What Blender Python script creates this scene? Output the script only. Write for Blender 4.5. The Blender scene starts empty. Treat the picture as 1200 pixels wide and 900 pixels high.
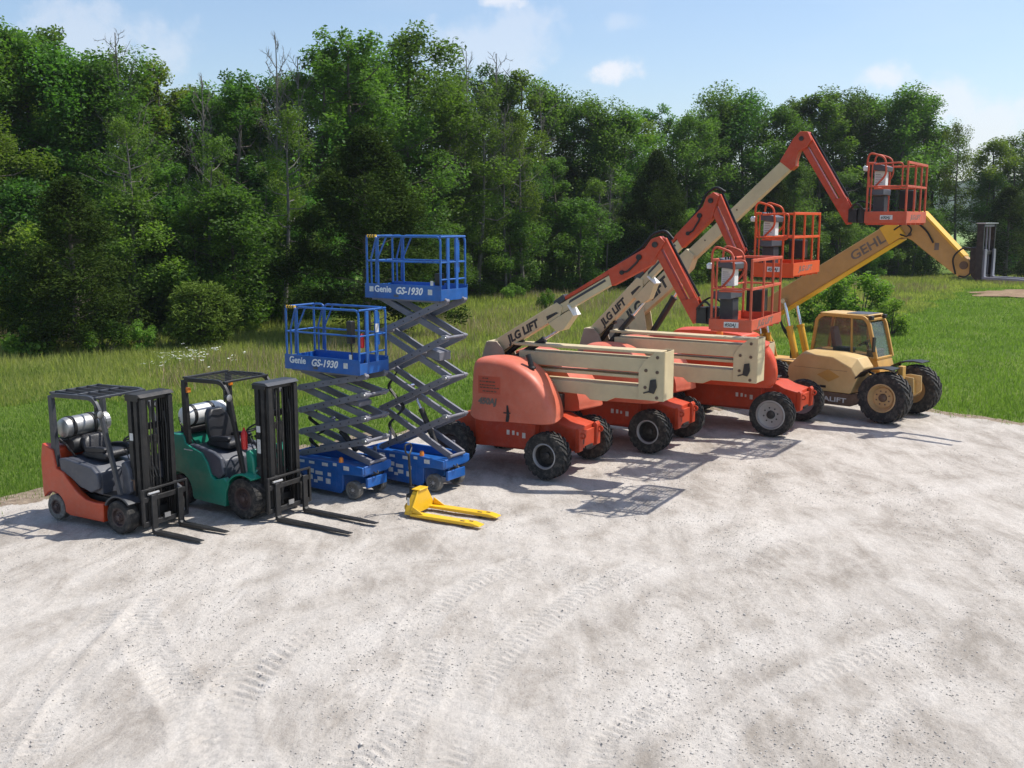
import bpy, bmesh, math, random
import numpy as np
from mathutils import Vector, Matrix

# ------------------------------------------------------------------ camera, sky, sun, exposure
sc = bpy.context.scene
COL = sc.collection
R = math.radians
cam_d = bpy.data.cameras.new('camera'); cam = bpy.data.objects.new('camera', cam_d); COL.objects.link(cam)
cam.location = (0, 0, 4.6); cam.rotation_euler = (R(90 - 9.09), 0, 0)
cam_d.sensor_width = 36; cam_d.lens = 36; cam_d.clip_start = .1; cam_d.clip_end = 6000
sc.camera = cam
sc.view_settings.view_transform = 'Standard'; sc.view_settings.look = 'None'
sc.view_settings.gamma = 1; sc.view_settings.exposure = 0.3
SUN = Vector((.573, .165, 1)).normalized()
EL = math.asin(SUN.z); AZ = math.atan2(SUN.x, SUN.y)
w = bpy.data.worlds.new('World'); sc.world = w; w.use_nodes = True
nt = w.node_tree; nt.nodes.clear()
N, Lk = nt.nodes, nt.links
sky = N.new('ShaderNodeTexSky'); sky.sky_type = 'NISHITA'; sky.sun_disc = False
sky.sun_elevation = EL; sky.sun_rotation = AZ
sky.air_density = 1.0; sky.dust_density = 1.2; sky.ozone_density = 2.3; sky.altitude = 100
bg = N.new('ShaderNodeBackground'); bg.inputs[1].default_value = .135
out = N.new('ShaderNodeOutputWorld')
geo = N.new('ShaderNodeTexCoord')

def wmath(op, a, b=None, c=None):
    n = N.new('ShaderNodeMath'); n.operation = op
    for i, v in enumerate((a, b, c)):
        if v is None: continue
        if isinstance(v, (int, float)): n.inputs[i].default_value = v
        else: Lk.new(v, n.inputs[i])
    return n.outputs[0]
def wvec(op, a, b):
    n = N.new('ShaderNodeVectorMath'); n.operation = op
    for i, v in enumerate((a, b)):
        if isinstance(v, tuple): n.inputs[i].default_value = v
        else: Lk.new(v, n.inputs[i])
    return n
# small fair-weather clouds, at directions in the sky
nz = N.new('ShaderNodeTexNoise'); nz.inputs['Scale'].default_value = 26; nz.inputs['Detail'].default_value = 6
nz.inputs['Roughness'].default_value = .62
Lk.new(geo.outputs['Generated'], nz.inputs['Vector'])
nbig = N.new('ShaderNodeTexNoise'); nbig.inputs['Scale'].default_value = 5; nbig.inputs['Detail'].default_value = 7
mp = N.new('ShaderNodeMapping'); mp.inputs['Scale'].default_value = (1, 1, 3.2)
Lk.new(geo.outputs['Generated'], mp.inputs['Vector']); Lk.new(mp.outputs[0], nbig.inputs['Vector'])
total = None
CL = [(-.013, .981, .199, 40, 125, .7), (.091, .987, .137, 40, 90, .8), (.10, .985, .18, 60, 110, .25), (.331, .935, .124, 34, 75, .65),
      (.376, .921, .101, 24, 44, .55), (-.355, .923, .150, 13, 26, .35), (.413, .908, .075, 20, 36, .55), (-.02, .985, .155, 14, 24, .35),
      (.445, .89, .09, 22, 40, .5), (-.7, .68, .2, 12, 26, .5), (.72, .66, .16, 12, 24, .6), (.6, -.7, .3, 7, 14, .6), (-.6, -.7, .4, 7, 14, .6)]
for cx, cy, cz, kx, kz, amt in CL:
    d = wvec('SUBTRACT', geo.outputs['Generated'], (cx, cy, cz)).outputs[0]
    d = wvec('MULTIPLY', d, (kx, kx, kz)).outputs[0]
    ln = wvec('LENGTH', d, (0, 0, 0)).outputs['Value']
    v = wmath('SUBTRACT', wmath('ADD', 1.25, wmath('MULTIPLY', wmath('SUBTRACT', nz.outputs[0], .5), 3.4)), ln)
    mr = N.new('ShaderNodeMapRange'); mr.interpolation_type = 'SMOOTHSTEP'
    mr.inputs[1].default_value = 0; mr.inputs[2].default_value = 1.1; mr.inputs[4].default_value = amt
    Lk.new(v, mr.inputs[0])
    total = mr.outputs[0] if total is None else wmath('MAXIMUM', total, mr.outputs[0])
mr = N.new('ShaderNodeMapRange'); mr.inputs[1].default_value = .52; mr.inputs[2].default_value = .8; mr.inputs[4].default_value = .10
Lk.new(nbig.outputs[0], mr.inputs[0])
total = wmath('MAXIMUM', total, mr.outputs[0])
mx = N.new('ShaderNodeMix'); mx.data_type = 'RGBA'
Lk.new(total, mx.inputs[0]); Lk.new(sky.outputs[0], mx.inputs[6]); mx.inputs[7].default_value = (5.9, 5.9, 6.2, 1)
Lk.new(mx.outputs[2], bg.inputs[0]); Lk.new(bg.outputs[0], out.inputs[0])
sd = bpy.data.lights.new('sun', 'SUN'); sun = bpy.data.objects.new('sun', sd); COL.objects.link(sun)
sd.energy = 4.4; sd.angle = R(.53); sd.color = (1, .955, .88)
sun.rotation_euler = SUN.to_track_quat('Z', 'Y').to_euler(); sun.location = (30, 10, 60)
H = 4.6

# ------------------------------------------------------------------ materials
MATS = {}
def mat(name, col, rough=.5, metal=0, var=.12, vscale=3.0, col2=None, bump=0, bscale=40, spec=.5, dust=0, coat=0):
    if name in MATS: return MATS[name]
    m = bpy.data.materials.new(name); m.use_nodes = True; t = m.node_tree; n = t.nodes; l = t.links
    p = n['Principled BSDF']; p.inputs['Roughness'].default_value = rough; p.inputs['Metallic'].default_value = metal
    p.inputs['Specular IOR Level'].default_value = spec
    if coat: p.inputs['Coat Weight'].default_value = coat; p.inputs['Coat Roughness'].default_value = .15
    tc = n.new('ShaderNodeTexCoord')
    no = n.new('ShaderNodeTexNoise'); no.inputs['Scale'].default_value = vscale; no.inputs['Detail'].default_value = 8
    no.inputs['Roughness'].default_value = .65
    l.new(tc.outputs['Object'], no.inputs['Vector'])
    rp = n.new('ShaderNodeValToRGB'); rp.color_ramp.elements[0].position = .32; rp.color_ramp.elements[1].position = .7
    c2 = col2 or tuple(min(1, c * (1 + var) + .01 * var) for c in col)
    c1 = tuple(c * (1 - var) for c in col)
    rp.color_ramp.elements[0].color = (*c1, 1); rp.color_ramp.elements[1].color = (*c2, 1)
    l.new(no.outputs[0], rp.inputs[0])
    src = rp.outputs[0]
    if dust:
        n2 = n.new('ShaderNodeTexNoise'); n2.inputs['Scale'].default_value = 9; n2.inputs['Detail'].default_value = 9
        n2.inputs['Roughness'].default_value = .75
        l.new(tc.outputs['Object'], n2.inputs['Vector'])
        mr = n.new('ShaderNodeMapRange'); mr.inputs[1].default_value = .47; mr.inputs[2].default_value = .72; mr.inputs[4].default_value = dust
        l.new(n2.outputs[0], mr.inputs[0])
        mi = n.new('ShaderNodeMix'); mi.data_type = 'RGBA'; mi.inputs[7].default_value = (.40, .34, .28, 1)
        l.new(mr.outputs[0], mi.inputs[0]); l.new(src, mi.inputs[6]); src = mi.outputs[2]
    l.new(src, p.inputs['Base Color'])
    r2 = n.new('ShaderNodeMapRange'); r2.inputs[3].default_value = max(0, rough - .08); r2.inputs[4].default_value = min(1, rough + .14)
    l.new(no.outputs[0], r2.inputs[0]); l.new(r2.outputs[0], p.inputs['Roughness'])
    if bump:
        n3 = n.new('ShaderNodeTexNoise'); n3.inputs['Scale'].default_value = bscale; n3.inputs['Detail'].default_value = 5
        l.new(tc.outputs['Object'], n3.inputs['Vector'])
        b = n.new('ShaderNodeBump'); b.inputs['Strength'].default_value = bump; b.inputs['Distance'].default_value = .02
        l.new(n3.outputs[0], b.inputs['Height']); l.new(b.outputs[0], p.inputs['Normal'])
    MATS[name] = m; return m
M_black = mat('black_paint', (.013, .013, .014), .45, var=.3, dust=.05)
M_char = mat('charcoal_paint', (.042, .046, .056), .42, var=.2, dust=.10)
M_dark = mat('dark_steel', (.028, .027, .027), .5, metal=.3, var=.3, dust=.12)
M_rubber = mat('tyre_rubber', (.017, .017, .017), .8, var=.3, dust=.30, bump=.3)
M_rubber2 = mat('tyre_rubber_dusty', (.10, .098, .093), .85, var=.35, col2=(.24, .23, .21), vscale=14, bump=.3)
M_hose = mat('rubber_hose', (.012, .012, .012), .5)
M_orangeF = mat('forklift_orange_paint', (.52, .055, .010), .38, var=.12, dust=.12, coat=.3)
M_green = mat('forklift_green_paint', (.005, .235, .15), .38, var=.15, dust=.08, coat=.3)
M_vinyl = mat('black_vinyl', (.016, .016, .019), .4, var=.3, bump=.15)
M_greyp = mat('grey_plastic', (.072, .078, .098), .42, var=.2, dust=.10)
M_silver = mat('bare_aluminium', (.42, .42, .42), .42, metal=.8, var=.3, dust=.15)
M_white = mat('white_enamel', (.78, .78, .76), .4, var=.08, dust=.15)
M_blue = mat('lift_blue_paint', (.006, .098, .37), .38, var=.25, dust=.08, coat=.3)
M_arm = mat('slate_steel_paint', (.17, .17, .20), .45, metal=.1, var=.2, dust=.18)
M_chrome = mat('chrome_rod', (.75, .75, .76), .15, metal=1, var=.05)
M_cream = mat('cream_paint', (.58, .48, .29), .5, var=.1, dust=.22, bump=.05)
M_cream_shaded = mat('shaded_cream_paint', (.30, .235, .18), .55, var=.2, dust=.2)  # cream darkened to brown: shade on the rear upright put into the colour
M_hood = mat('faded_orange_hood', (.60, .115, .058), .45, var=.16, col2=(.66, .18, .11), vscale=1.3, dust=.14, bump=.05)
M_hood3 = mat('bright_orange_hood', (.62, .065, .016), .4, var=.12, vscale=2, dust=.10)
M_lift = mat('lift_orange_paint', (.50, .052, .014), .42, var=.15, dust=.14)
M_basket = mat('faded_basket_orange', (.55, .085, .035), .5, var=.2, dust=.14)
M_basket2 = mat('bright_basket_orange', (.66, .075, .010), .42, var=.1, dust=.05)
M_yel = mat('telehandler_yellow', (.52, .29, .065), .48, var=.12, dust=.15)
M_boomy = mat('boom_ochre_paint', (.47, .27, .085), .5, var=.12, dust=.15)
M_yel2 = mat('telehandler_faded_tan', (.56, .37, .14), .52, var=.1, col2=(.64, .45, .20), vscale=1.8, dust=.12)
M_yelb = mat('hydraulic_yellow', (.75, .42, .03), .42, var=.1, dust=.1)
M_brown = mat('rusty_brown_paint', (.11, .065, .04), .6, var=.3, dust=.2)
M_jack = mat('pallet_jack_yellow', (.80, .47, .012), .35, var=.08, dust=.1, coat=.2)
M_decal = mat('label_vinyl', (.62, .62, .60), .5, var=.2, vscale=18)
M_ink = mat('black_lettering', (.03, .03, .03), .5, var=.3)
M_inkf = mat('faded_lettering', (.16, .13, .11), .6, var=.3)
M_whitel = mat('white_lettering', (.80, .80, .80), .5, var=.03)
M_red = mat('red_plastic', (.55, .02, .02), .35)
M_amber = mat('amber_lens', (.75, .22, .02), .25)
M_rimg = mat('grey_rim', (.36, .35, .35), .45, metal=.25, var=.15, dust=.2)
M_rimo = mat('rusty_orange_rim', (.34, .10, .04), .6, var=.3, dust=.3)
M_rimy = mat('tan_rim', (.55, .36, .16), .55, var=.2, dust=.3)
M_rimdk = mat('dark_rim', (.05, .03, .028), .5, var=.3, dust=.15)
M_bark = mat('grey_brown_bark', (.12, .10, .08), .9, var=.35, vscale=6, bump=.6, bscale=14)
M_dead = mat('dead_grey_wood', (.155, .14, .125), .9, var=.3, vscale=6)
def glass_mat():
    m = bpy.data.materials.new('cab_glass'); m.use_nodes = True
    p = m.node_tree.nodes['Principled BSDF']; p.inputs['Base Color'].default_value = (.72, .80, .74, 1)
    p.inputs['Base Color'].default_value = (.10, .14, .12, 1); p.inputs['Roughness'].default_value = .04; p.inputs['Alpha'].default_value = .30; p.inputs['Specular IOR Level'].default_value = 1.0
    return m
M_glass = glass_mat()

# ------------------------------------------------------------------ mesh helpers
class MB:
    def __init__(s): s.v = []; s.f = []
    def add(s, vs, fs):
        o = len(s.v); s.v += [tuple(v) for v in vs]; s.f += [tuple(i + o for i in f) for f in fs]; return s
    def box(s, x0, x1, y0, y1, z0, z1):
        v = [(x, y, z) for x in (x0, x1) for y in (y0, y1) for z in (z0, z1)]
        return s.add(v, [(0, 1, 3, 2), (4, 6, 7, 5), (0, 4, 5, 1), (2, 3, 7, 6), (0, 2, 6, 4), (1, 5, 7, 3)])
    def prism(s, poly, y0, y1):          # polygon in the xz plane, extruded along y
        n = len(poly); v = [(p[0], y0, p[1]) for p in poly] + [(p[0], y1, p[1]) for p in poly]
        return s.add(v, [tuple(range(n)), tuple(range(2 * n - 1, n - 1, -1))] + [(i, (i + 1) % n, n + (i + 1) % n, n + i) for i in range(n)])
    def prismx(s, poly, x0, x1):         # polygon in the yz plane, extruded along x
        n = len(poly); v = [(x0, p[0], p[1]) for p in poly] + [(x1, p[0], p[1]) for p in poly]
        return s.add(v, [tuple(range(n)), tuple(range(2 * n - 1, n - 1, -1))] + [(i, (i + 1) % n, n + (i + 1) % n, n + i) for i in range(n)])
    def beam(s, p, q, th, y0, y1):       # box beam between two (x, z) points
        dx, dz = q[0] - p[0], q[1] - p[1]; L = math.hypot(dx, dz); nx, nz_ = -dz / L * th / 2, dx / L * th / 2
        return s.prism([(p[0] - nx, p[1] - nz_), (q[0] - nx, q[1] - nz_), (q[0] + nx, q[1] + nz_), (p[0] + nx, p[1] + nz_)], y0, y1)
    def sweep(s, path, prof, side=None, closed=False):
        P = [Vector(p) for p in path]; n = len(P); k = len(prof); vs = []; prevu = None
        for i in range(n):
            a = P[(i - 1) % n] if (i or closed) else P[i]; b = P[(i + 1) % n] if (i < n - 1 or closed) else P[i]
            t = (b - a).normalized()
            if side is not None: u = Vector(side); u = (u - t * u.dot(t))
            elif prevu is None: u = t.cross(Vector((0, 0, 1)) if abs(t.z) < .9 else Vector((0, 1, 0)))
            else: u = prevu - t * prevu.dot(t)
            if u.length < 1e-5: u = t.orthogonal()
            u.normalize(); prevu = u; w_ = t.cross(u)
            vs += [P[i] + u * c[0] + w_ * c[1] for c in prof]
        fs = []
        for i in range(n if closed else n - 1):
            for j in range(k):
                a, b = i * k + j, i * k + (j + 1) % k; c, d = ((i + 1) % n) * k + (j + 1) % k, ((i + 1) % n) * k + j
                fs.append((a, b, c, d))
        if not closed: fs += [tuple(range(k - 1, -1, -1)), tuple(range((n - 1) * k, n * k))]
        return s.add(vs, fs)
    def tube(s, path, r, k=8, closed=False):
        return s.sweep(path, [(r * math.cos(2 * math.pi * j / k), r * math.sin(2 * math.pi * j / k)) for j in range(k)], closed=closed)
    def bar(s, path, a, b, side=(0, 1, 0)):   # flat bar: a along side, b across
        return s.sweep(path, [(-a / 2, -b / 2), (a / 2, -b / 2), (a / 2, b / 2), (-a / 2, b / 2)], side)
    def cyl(s, p, q, r, k=16): return s.tube([p, q], r, k)
    def cone(s, path, radii, k=8):
        P = [Vector(p) for p in path]; vs = []; n = len(P)
        for i in range(n):
            t = (P[min(i + 1, n - 1)] - P[max(i - 1, 0)]).normalized(); u = t.orthogonal().normalized() if abs(t.z) < .5 else t.cross(Vector((0, 1, .1))).normalized(); w_ = t.cross(u)
            vs += [P[i] + (u * math.cos(2 * math.pi * j / k) + w_ * math.sin(2 * math.pi * j / k)) * radii[i] for j in range(k)]
        fs = [(i * k + j, i * k + (j + 1) % k, (i + 1) * k + (j + 1) % k, (i + 1) * k + j) for i in range(n - 1) for j in range(k)]
        return s.add(vs, fs + [tuple(range(k - 1, -1, -1)), tuple(range((n - 1) * k, n * k))])
    def lathe(s, prof, axis='y', k=32, c=(0, 0, 0), closed=False):   # prof = [(r, h)]
        n = len(prof); vs = []
        for j in range(k):
            a = 2 * math.pi * j / k; ca, sa = math.cos(a), math.sin(a)
            for r, h in prof:
                vs.append({'y': (c[0] + r * ca, c[1] + h, c[2] + r * sa), 'z': (c[0] + r * ca, c[1] + r * sa, c[2] + h), 'x': (c[0] + h, c[1] + r * ca, c[2] + r * sa)}[axis])
        fs = []
        for j in range(k):
            for i in range(n if closed else n - 1):
                fs.append((j * n + i, j * n + (i + 1) % n, ((j + 1) % k) * n + (i + 1) % n, ((j + 1) % k) * n + i))
        return s.add(vs, fs)
    def loft(s, secs, cap=True):
        k = len(secs[0]); vs = [p for q in secs for p in q]
        fs = [(i * k + j, i * k + (j + 1) % k, (i + 1) * k + (j + 1) % k, (i + 1) * k + j) for i in range(len(secs) - 1) for j in range(k)]
        if cap: fs += [tuple(range(k - 1, -1, -1)), tuple(range((len(secs) - 1) * k, len(secs) * k))]
        return s.add(vs, fs)
    def text(s, string, size, o, dx, up, bold=.0, shear=0, depth=.004, align='LEFT', xs=1.0):
        vs, fs = text_mesh(string, bold, shear, align)
        o, dx, up = Vector(o), Vector(dx).normalized(), Vector(up).normalized(); nn = dx.cross(up)
        return s.add([o + dx * v[0] * size * xs + up * v[1] * size + nn * (v[2] * depth) for v in vs], fs)
    def mesh(s, name, smooth=None):
        me = bpy.data.meshes.new(name); me.from_pydata(s.v, [], s.f)
        bm = bmesh.new(); bm.from_mesh(me); bmesh.ops.recalc_face_normals(bm, faces=bm.faces)
        if smooth is not None:
            for f in bm.faces: f.smooth = True
            for e in bm.edges:
                if len(e.link_faces) == 2: e.smooth = e.calc_face_angle(0) < R(smooth)
                else: e.smooth = False
        bm.to_mesh(me); bm.free(); return me
_TC = {}
def text_mesh(string, bold, shear, align):
    key = (string, bold, shear, align)
    if key not in _TC:
        cu = bpy.data.curves.new('lettering', 'FONT'); cu.body = string; cu.size = 1; cu.offset = bold; cu.shear = shear
        cu.extrude = .5; cu.align_x = align; cu.resolution_u = 3
        o = bpy.data.objects.new('lettering', cu); COL.objects.link(o)
        dg = bpy.context.evaluated_depsgraph_get(); me = o.evaluated_get(dg).to_mesh()
        _TC[key] = ([(v.co.x, v.co.y, v.co.z + .5) for v in me.vertices], [tuple(p.vertices) for p in me.polygons])
        o.evaluated_get(dg).to_mesh_clear(); bpy.data.objects.remove(o); bpy.data.curves.remove(cu)
    return _TC[key]

def fillet(pts, r, n=5):
    P = [Vector(p) for p in pts]; out_ = [P[0]]
    for i in range(1, len(P) - 1):
        a, b, c = P[i - 1], P[i], P[i + 1]; u = (a - b); v = (c - b); rr = min(r, u.length * .48, v.length * .48)
        p0, p2 = b + u.normalized() * rr, b + v.normalized() * rr
        for k in range(n + 1):
            t = k / n; out_.append(p0 * (1 - t) ** 2 + b * 2 * t * (1 - t) + p2 * t * t)
    out_.append(P[-1]); return out_
def smooth_poly(poly, n=4):
    k = len(poly); o = []
    for i in range(k):
        p0, p1, p2, p3 = (np.array(poly[(i + j - 1) % k], float) for j in range(4))
        for t in np.linspace(0, 1, n, endpoint=False):
            q = .5 * ((2 * p1) + (-p0 + p2) * t + (2 * p0 - 5 * p1 + 4 * p2 - p3) * t * t + (-p0 + 3 * p1 - 3 * p2 + p3) * t ** 3)
            o.append(tuple(q))
    return o

def link(name, me, m, parent=None, loc=None, bevel=0, label=None, seg=2):
    o = bpy.data.objects.new(name, me); COL.objects.link(o)
    if m is not None and not me.materials: me.materials.append(m)
    if parent is not None: o.parent = parent
    if loc is not None: o.location = loc
    if bevel:
        b = o.modifiers.new('bevel', 'BEVEL'); b.width = bevel; b.segments = seg; b.limit_method = 'ANGLE'; b.angle_limit = R(35)
        b.harden_normals = False
    if label: o['label'] = label
    return o
def part(parent, name, mb, m, bevel=0, smooth=None, label=None, loc=None):
    return link(name, mb.mesh(name, 30 if (smooth is None and bevel) else smooth), m, parent, loc, bevel, label)
def thing(name, label, cat, loc=(0, 0, 0), rz=0, group=None):
    o = bpy.data.objects.new(name, None); COL.objects.link(o); o.empty_display_size = .3
    o.location = loc; o.rotation_euler = (0, 0, R(rz)); o['label'] = label; o['category'] = cat
    if group: o['group'] = group
    return o
def tag(o, label, cat=None, group=None, kind=None):
    o['label'] = label
    if cat: o['category'] = cat
    if group: o['group'] = group
    if kind: o['kind'] = kind
    return o
def big_mesh(name, verts, faces, k):      # fast mesh from numpy arrays, k corners per face
    me = bpy.data.meshes.new(name); nv, nf = len(verts), len(faces)
    me.vertices.add(nv); me.vertices.foreach_set('co', np.ascontiguousarray(verts, dtype=np.float32).ravel())
    me.loops.add(nf * k); me.loops.foreach_set('vertex_index', np.ascontiguousarray(faces, dtype=np.int32).ravel())
    me.polygons.add(nf); me.polygons.foreach_set('loop_start', np.arange(0, nf * k, k, dtype=np.int32))
    try: me.polygons.foreach_set('loop_total', np.full(nf, k, dtype=np.int32))
    except Exception: pass
    me.update(calc_edges=True); me.validate(); return me
def copy_tree(root, loc, rz=0, scale=(1, 1, 1), label=None, group=None):
    r = root.copy(); COL.objects.link(r); r.location = loc; r.rotation_euler = (0, 0, rz); r.scale = scale
    if label: r['label'] = label
    if group: r['group'] = group
    for ch in list(root.children):
        c = ch.copy(); COL.objects.link(c); c.parent = r
    return r
# ------------------------------------------------------------------ value noise in numpy
rng = np.random.default_rng(7)
_LAT = rng.random((512, 512))
def vnoise(x, y):
    xi = np.floor(x).astype(int); yi = np.floor(y).astype(int); fx = x - xi; fy = y - yi
    fx = fx * fx * (3 - 2 * fx); fy = fy * fy * (3 - 2 * fy)
    a = _LAT[xi % 512, yi % 512]; b = _LAT[(xi + 1) % 512, yi % 512]; c = _LAT[xi % 512, (yi + 1) % 512]; d = _LAT[(xi + 1) % 512, (yi + 1) % 512]
    return (a * (1 - fx) + b * fx) * (1 - fy) + (c * (1 - fx) + d * fx) * fy
def fbm(x, y, o=4):
    s = 0; a = .5
    for i in range(o): s = s + a * vnoise(x * 2 ** i + 17 * i, y * 2 ** i + 31 * i); a *= .5
    return s / (1 - .5 ** o)
# lines on the ground (world metres): gravel edge, start of the tall meadow, wood edge
EX = [-40, -20, -8.6, -6.3, -4.5, -2.9, -.8, 2.1, 5.3, 7.5, 9.3, 10.7, 11.9, 16, 24, 40]
EY = [15, 15.6, 16.8, 18.6, 21, 22.4, 23.7, 24.8, 25.6, 26.8, 26.4, 24.7, 23.4, 21.5, 19.5, 18]
MX = [-40, -20, -8, 0, 5, 12, 18, 24, 30, 36, 60]
MY = [24, 25, 27, 33, 37, 44, 48, 60, 69, 73, 80]
TX = [-60, -40, -20, -10.6, -7.3, -2, 5.4, 15, 26, 36, 60, 90]
TY = [30, 35, 39.5, 42.5, 45, 60, 65, 73, 80, 83, 90, 95]
def edge_y(x): return np.interp(x, EX, EY)
def meadow_y(x): return np.interp(x, MX, MY)
def wood_y(x): return np.interp(x, TX, TY)

def node_mat(name):
    m = bpy.data.materials.new(name); m.use_nodes = True; t = m.node_tree
    return m, t.nodes, t.links, t.nodes['Principled BSDF']
def noise(n, l, vec, scale, detail=6, rough=.6, dist=0):
    q = n.new('ShaderNodeTexNoise'); q.inputs['Scale'].default_value = scale; q.inputs['Detail'].default_value = detail
    q.inputs['Roughness'].default_value = rough; q.inputs['Distortion'].default_value = dist
    l.new(vec, q.inputs['Vector']); return q.outputs[0]
def ramp(n, l, src, stops):
    r = n.new('ShaderNodeValToRGB'); e = r.color_ramp.elements
    while len(e) < len(stops): e.new(.5)
    for i, (p, c) in enumerate(stops): e[i].position = p; e[i].color = (*c, 1) if len(c) == 3 else c
    l.new(src, r.inputs[0]); return r.outputs[0]
def mixc(n, l, fac, a, b, mode='MIX'):
    q = n.new('ShaderNodeMix'); q.data_type = 'RGBA'; q.blend_type = mode
    for i, v in ((0, fac), (6, a), (7, b)):
        if isinstance(v, (int, float)): q.inputs[i].default_value = v
        elif isinstance(v, tuple): q.inputs[i].default_value = (*v, 1)
        else: l.new(v, q.inputs[i])
    return q.outputs[2]
def mapping(n, l, vec, scale=(1, 1, 1), rot=(0, 0, 0)):
    q = n.new('ShaderNodeMapping'); q.inputs['Scale'].default_value = scale; q.inputs['Rotation'].default_value = rot
    l.new(vec, q.inputs['Vector']); return q.outputs[0]

# gravel
def gravel_material(pebble=False):
    m, n, l, p = node_mat('pebble_stone' if pebble else 'limestone_gravel')
    tc = n.new('ShaderNodeTexCoord'); g = n.new('ShaderNodeNewGeometry'); pos = g.outputs['Position']
    if pebble:
        c = ramp(n, l, noise(n, l, pos, 31, 3), [(.3, (.26, .24, .215)), (.45, (.41, .38, .345)), (.66, (.62, .585, .55))])
        l.new(c, p.inputs['Base Color']); p.inputs['Roughness'].default_value = .85; return m
    big = noise(n, l, mapping(n, l, pos, (1.0, .6, 1), (0, 0, R(12))), 1.15, 12, .72, .5)
    streak = noise(n, l, mapping(n, l, pos, (1.3, .38, 1), (0, 0, R(28))), 1.7, 12, .72, .6)
    mix1 = n.new('ShaderNodeMix'); l.new(big, mix1.inputs[2]); l.new(streak, mix1.inputs[3]); mix1.inputs[0].default_value = .42
    base = ramp(n, l, mix1.outputs[0], [(.38, (.30, .265, .226)), (.455, (.385, .345, .302)), (.51, (.465, .423, .376)), (.60, (.545, .502, .452))])
    du = n.new('ShaderNodeAttribute'); du.attribute_name = 'dust'
    da = n.new('ShaderNodeMath'); da.operation = 'MULTIPLY'; da.inputs[1].default_value = .8; l.new(du.outputs['Fac'], da.inputs[0])
    base = mixc(n, l, da.outputs[0], base, ramp(n, l, streak, [(.35, (.49, .45, .405)), (.6, (.58, .54, .492))]))
    # fine aggregate
    fine = noise(n, l, mapping(n, l, pos, (1, .5, 1)), 30, 12, .95)
    base = mixc(n, l, .85, base, ramp(n, l, fine, [(.36, (.45, .44, .43)), (.45, (.90, .90, .90)), (.58, (1.15, 1.15, 1.15))]), 'MULTIPLY')
    vo = n.new('ShaderNodeTexVoronoi'); vo.inputs['Scale'].default_value = 26; l.new(mapping(n, l, pos, (1, .5, 1)), vo.inputs['Vector'])
    st = n.new('ShaderNodeMapRange'); st.inputs[1].default_value = .12; st.inputs[2].default_value = .3; st.inputs[3].default_value = 1; st.inputs[4].default_value = 0
    l.new(vo.outputs['Distance'], st.inputs[0])
    gate = ramp(n, l, noise(n, l, pos, .9, 5, .6, .5), [(.45, (0, 0, 0)), (.62, (.75, .75, .75))])
    mm = n.new('ShaderNodeMath'); mm.operation = 'MULTIPLY'; l.new(st.outputs[0], mm.inputs[0]); l.new(gate, mm.inputs[1])
    base = mixc(n, l, mm.outputs[0], base, mixc(n, l, vo.outputs['Color'], (.22, .205, .19), (.5, .47, .44)))
    # brown soil working in near the grass edge (vertex attribute = distance to the edge)
    at = n.new('ShaderNodeAttribute'); at.attribute_name = 'edge'
    ad = n.new('ShaderNodeMath'); ad.operation = 'ADD'; l.new(at.outputs['Fac'], ad.inputs[0])
    l.new(noise(n, l, pos, 1.3, 6, .7), ad.inputs[1])
    fr = ramp(n, l, ad.outputs[0], [(.95, (0, 0, 0)), (1.25, (1, 1, 1))])
    base = mixc(n, l, fr, base, ramp(n, l, noise(n, l, pos, 6, 6, .7), [(.35, (.17, .125, .09)), (.65, (.34, .27, .20))]))
    l.new(base, p.inputs['Base Color']); p.inputs['Roughness'].default_value = .92; p.inputs['Specular IOR Level'].default_value = .2
    b1 = n.new('ShaderNodeBump'); b1.inputs['Strength'].default_value = .8; b1.inputs['Distance'].default_value = .03
    l.new(noise(n, l, pos, 22, 8, .75), b1.inputs['Height'])
    b2 = n.new('ShaderNodeBump'); b2.inputs['Strength'].default_value = .5; b2.inputs['Distance'].default_value = .05
    l.new(noise(n, l, pos, 4.5, 5, .6, .4), b2.inputs['Height']); l.new(b1.outputs[0], b2.inputs['Normal'])
    l.new(b2.outputs[0], p.inputs['Normal']); return m

# tyre tracks pressed into the dust: (centre line points, half width, lug pitch, depth, chevron)
def gpx(x, y):   # ground point under a photo pixel
    t = R(9.09); dx, dv = (x - 600) / 1200, (450 - y) / 1200
    dy, dz = math.cos(t) + dv * math.sin(t), -math.sin(t) + dv * math.cos(t); k = -4.6 / dz; return (k * dx, k * dy)
TRACKS = [([gpx(-20, 900), gpx(28, 830), gpx(75, 770), gpx(130, 715)], .16, .10, .022, 0.0), ([gpx(40, 880), gpx(78, 820), gpx(120, 765), gpx(175, 700)], .14, .10, .018, 0.0),
          ([gpx(285, 905), gpx(262, 850), gpx(280, 800), gpx(340, 740)], .28, .15, .022, .6), ([gpx(215, 890), gpx(225, 840), gpx(180, 770), gpx(165, 715)], .22, .13, .02, .5),
          ([gpx(520, 905), gpx(560, 800), gpx(640, 720), gpx(760, 660)], .2, .12, .014, .5), ([gpx(700, 905), gpx(708, 870), gpx(730, 850), gpx(790, 815)], .14, .10, .016, 0.),
          ([gpx(480, 760), gpx(500, 720), gpx(540, 690), gpx(620, 655)], .2, .12, .016, .5), ([gpx(830, 905), gpx(850, 850), gpx(930, 800), gpx(1080, 740)], .18, .12, .012, .5),
          ([gpx(1020, 880), gpx(1030, 845), gpx(1060, 825), gpx(1110, 800)], .14, .1, .012, .5), ([gpx(400, 905), gpx(460, 850), gpx(490, 800), gpx(500, 750)], .22, .13, .018, .5),
          ([gpx(640, 905), gpx(600, 860), gpx(520, 830), gpx(420, 800)], .2, .12, .010, .5)]
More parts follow.
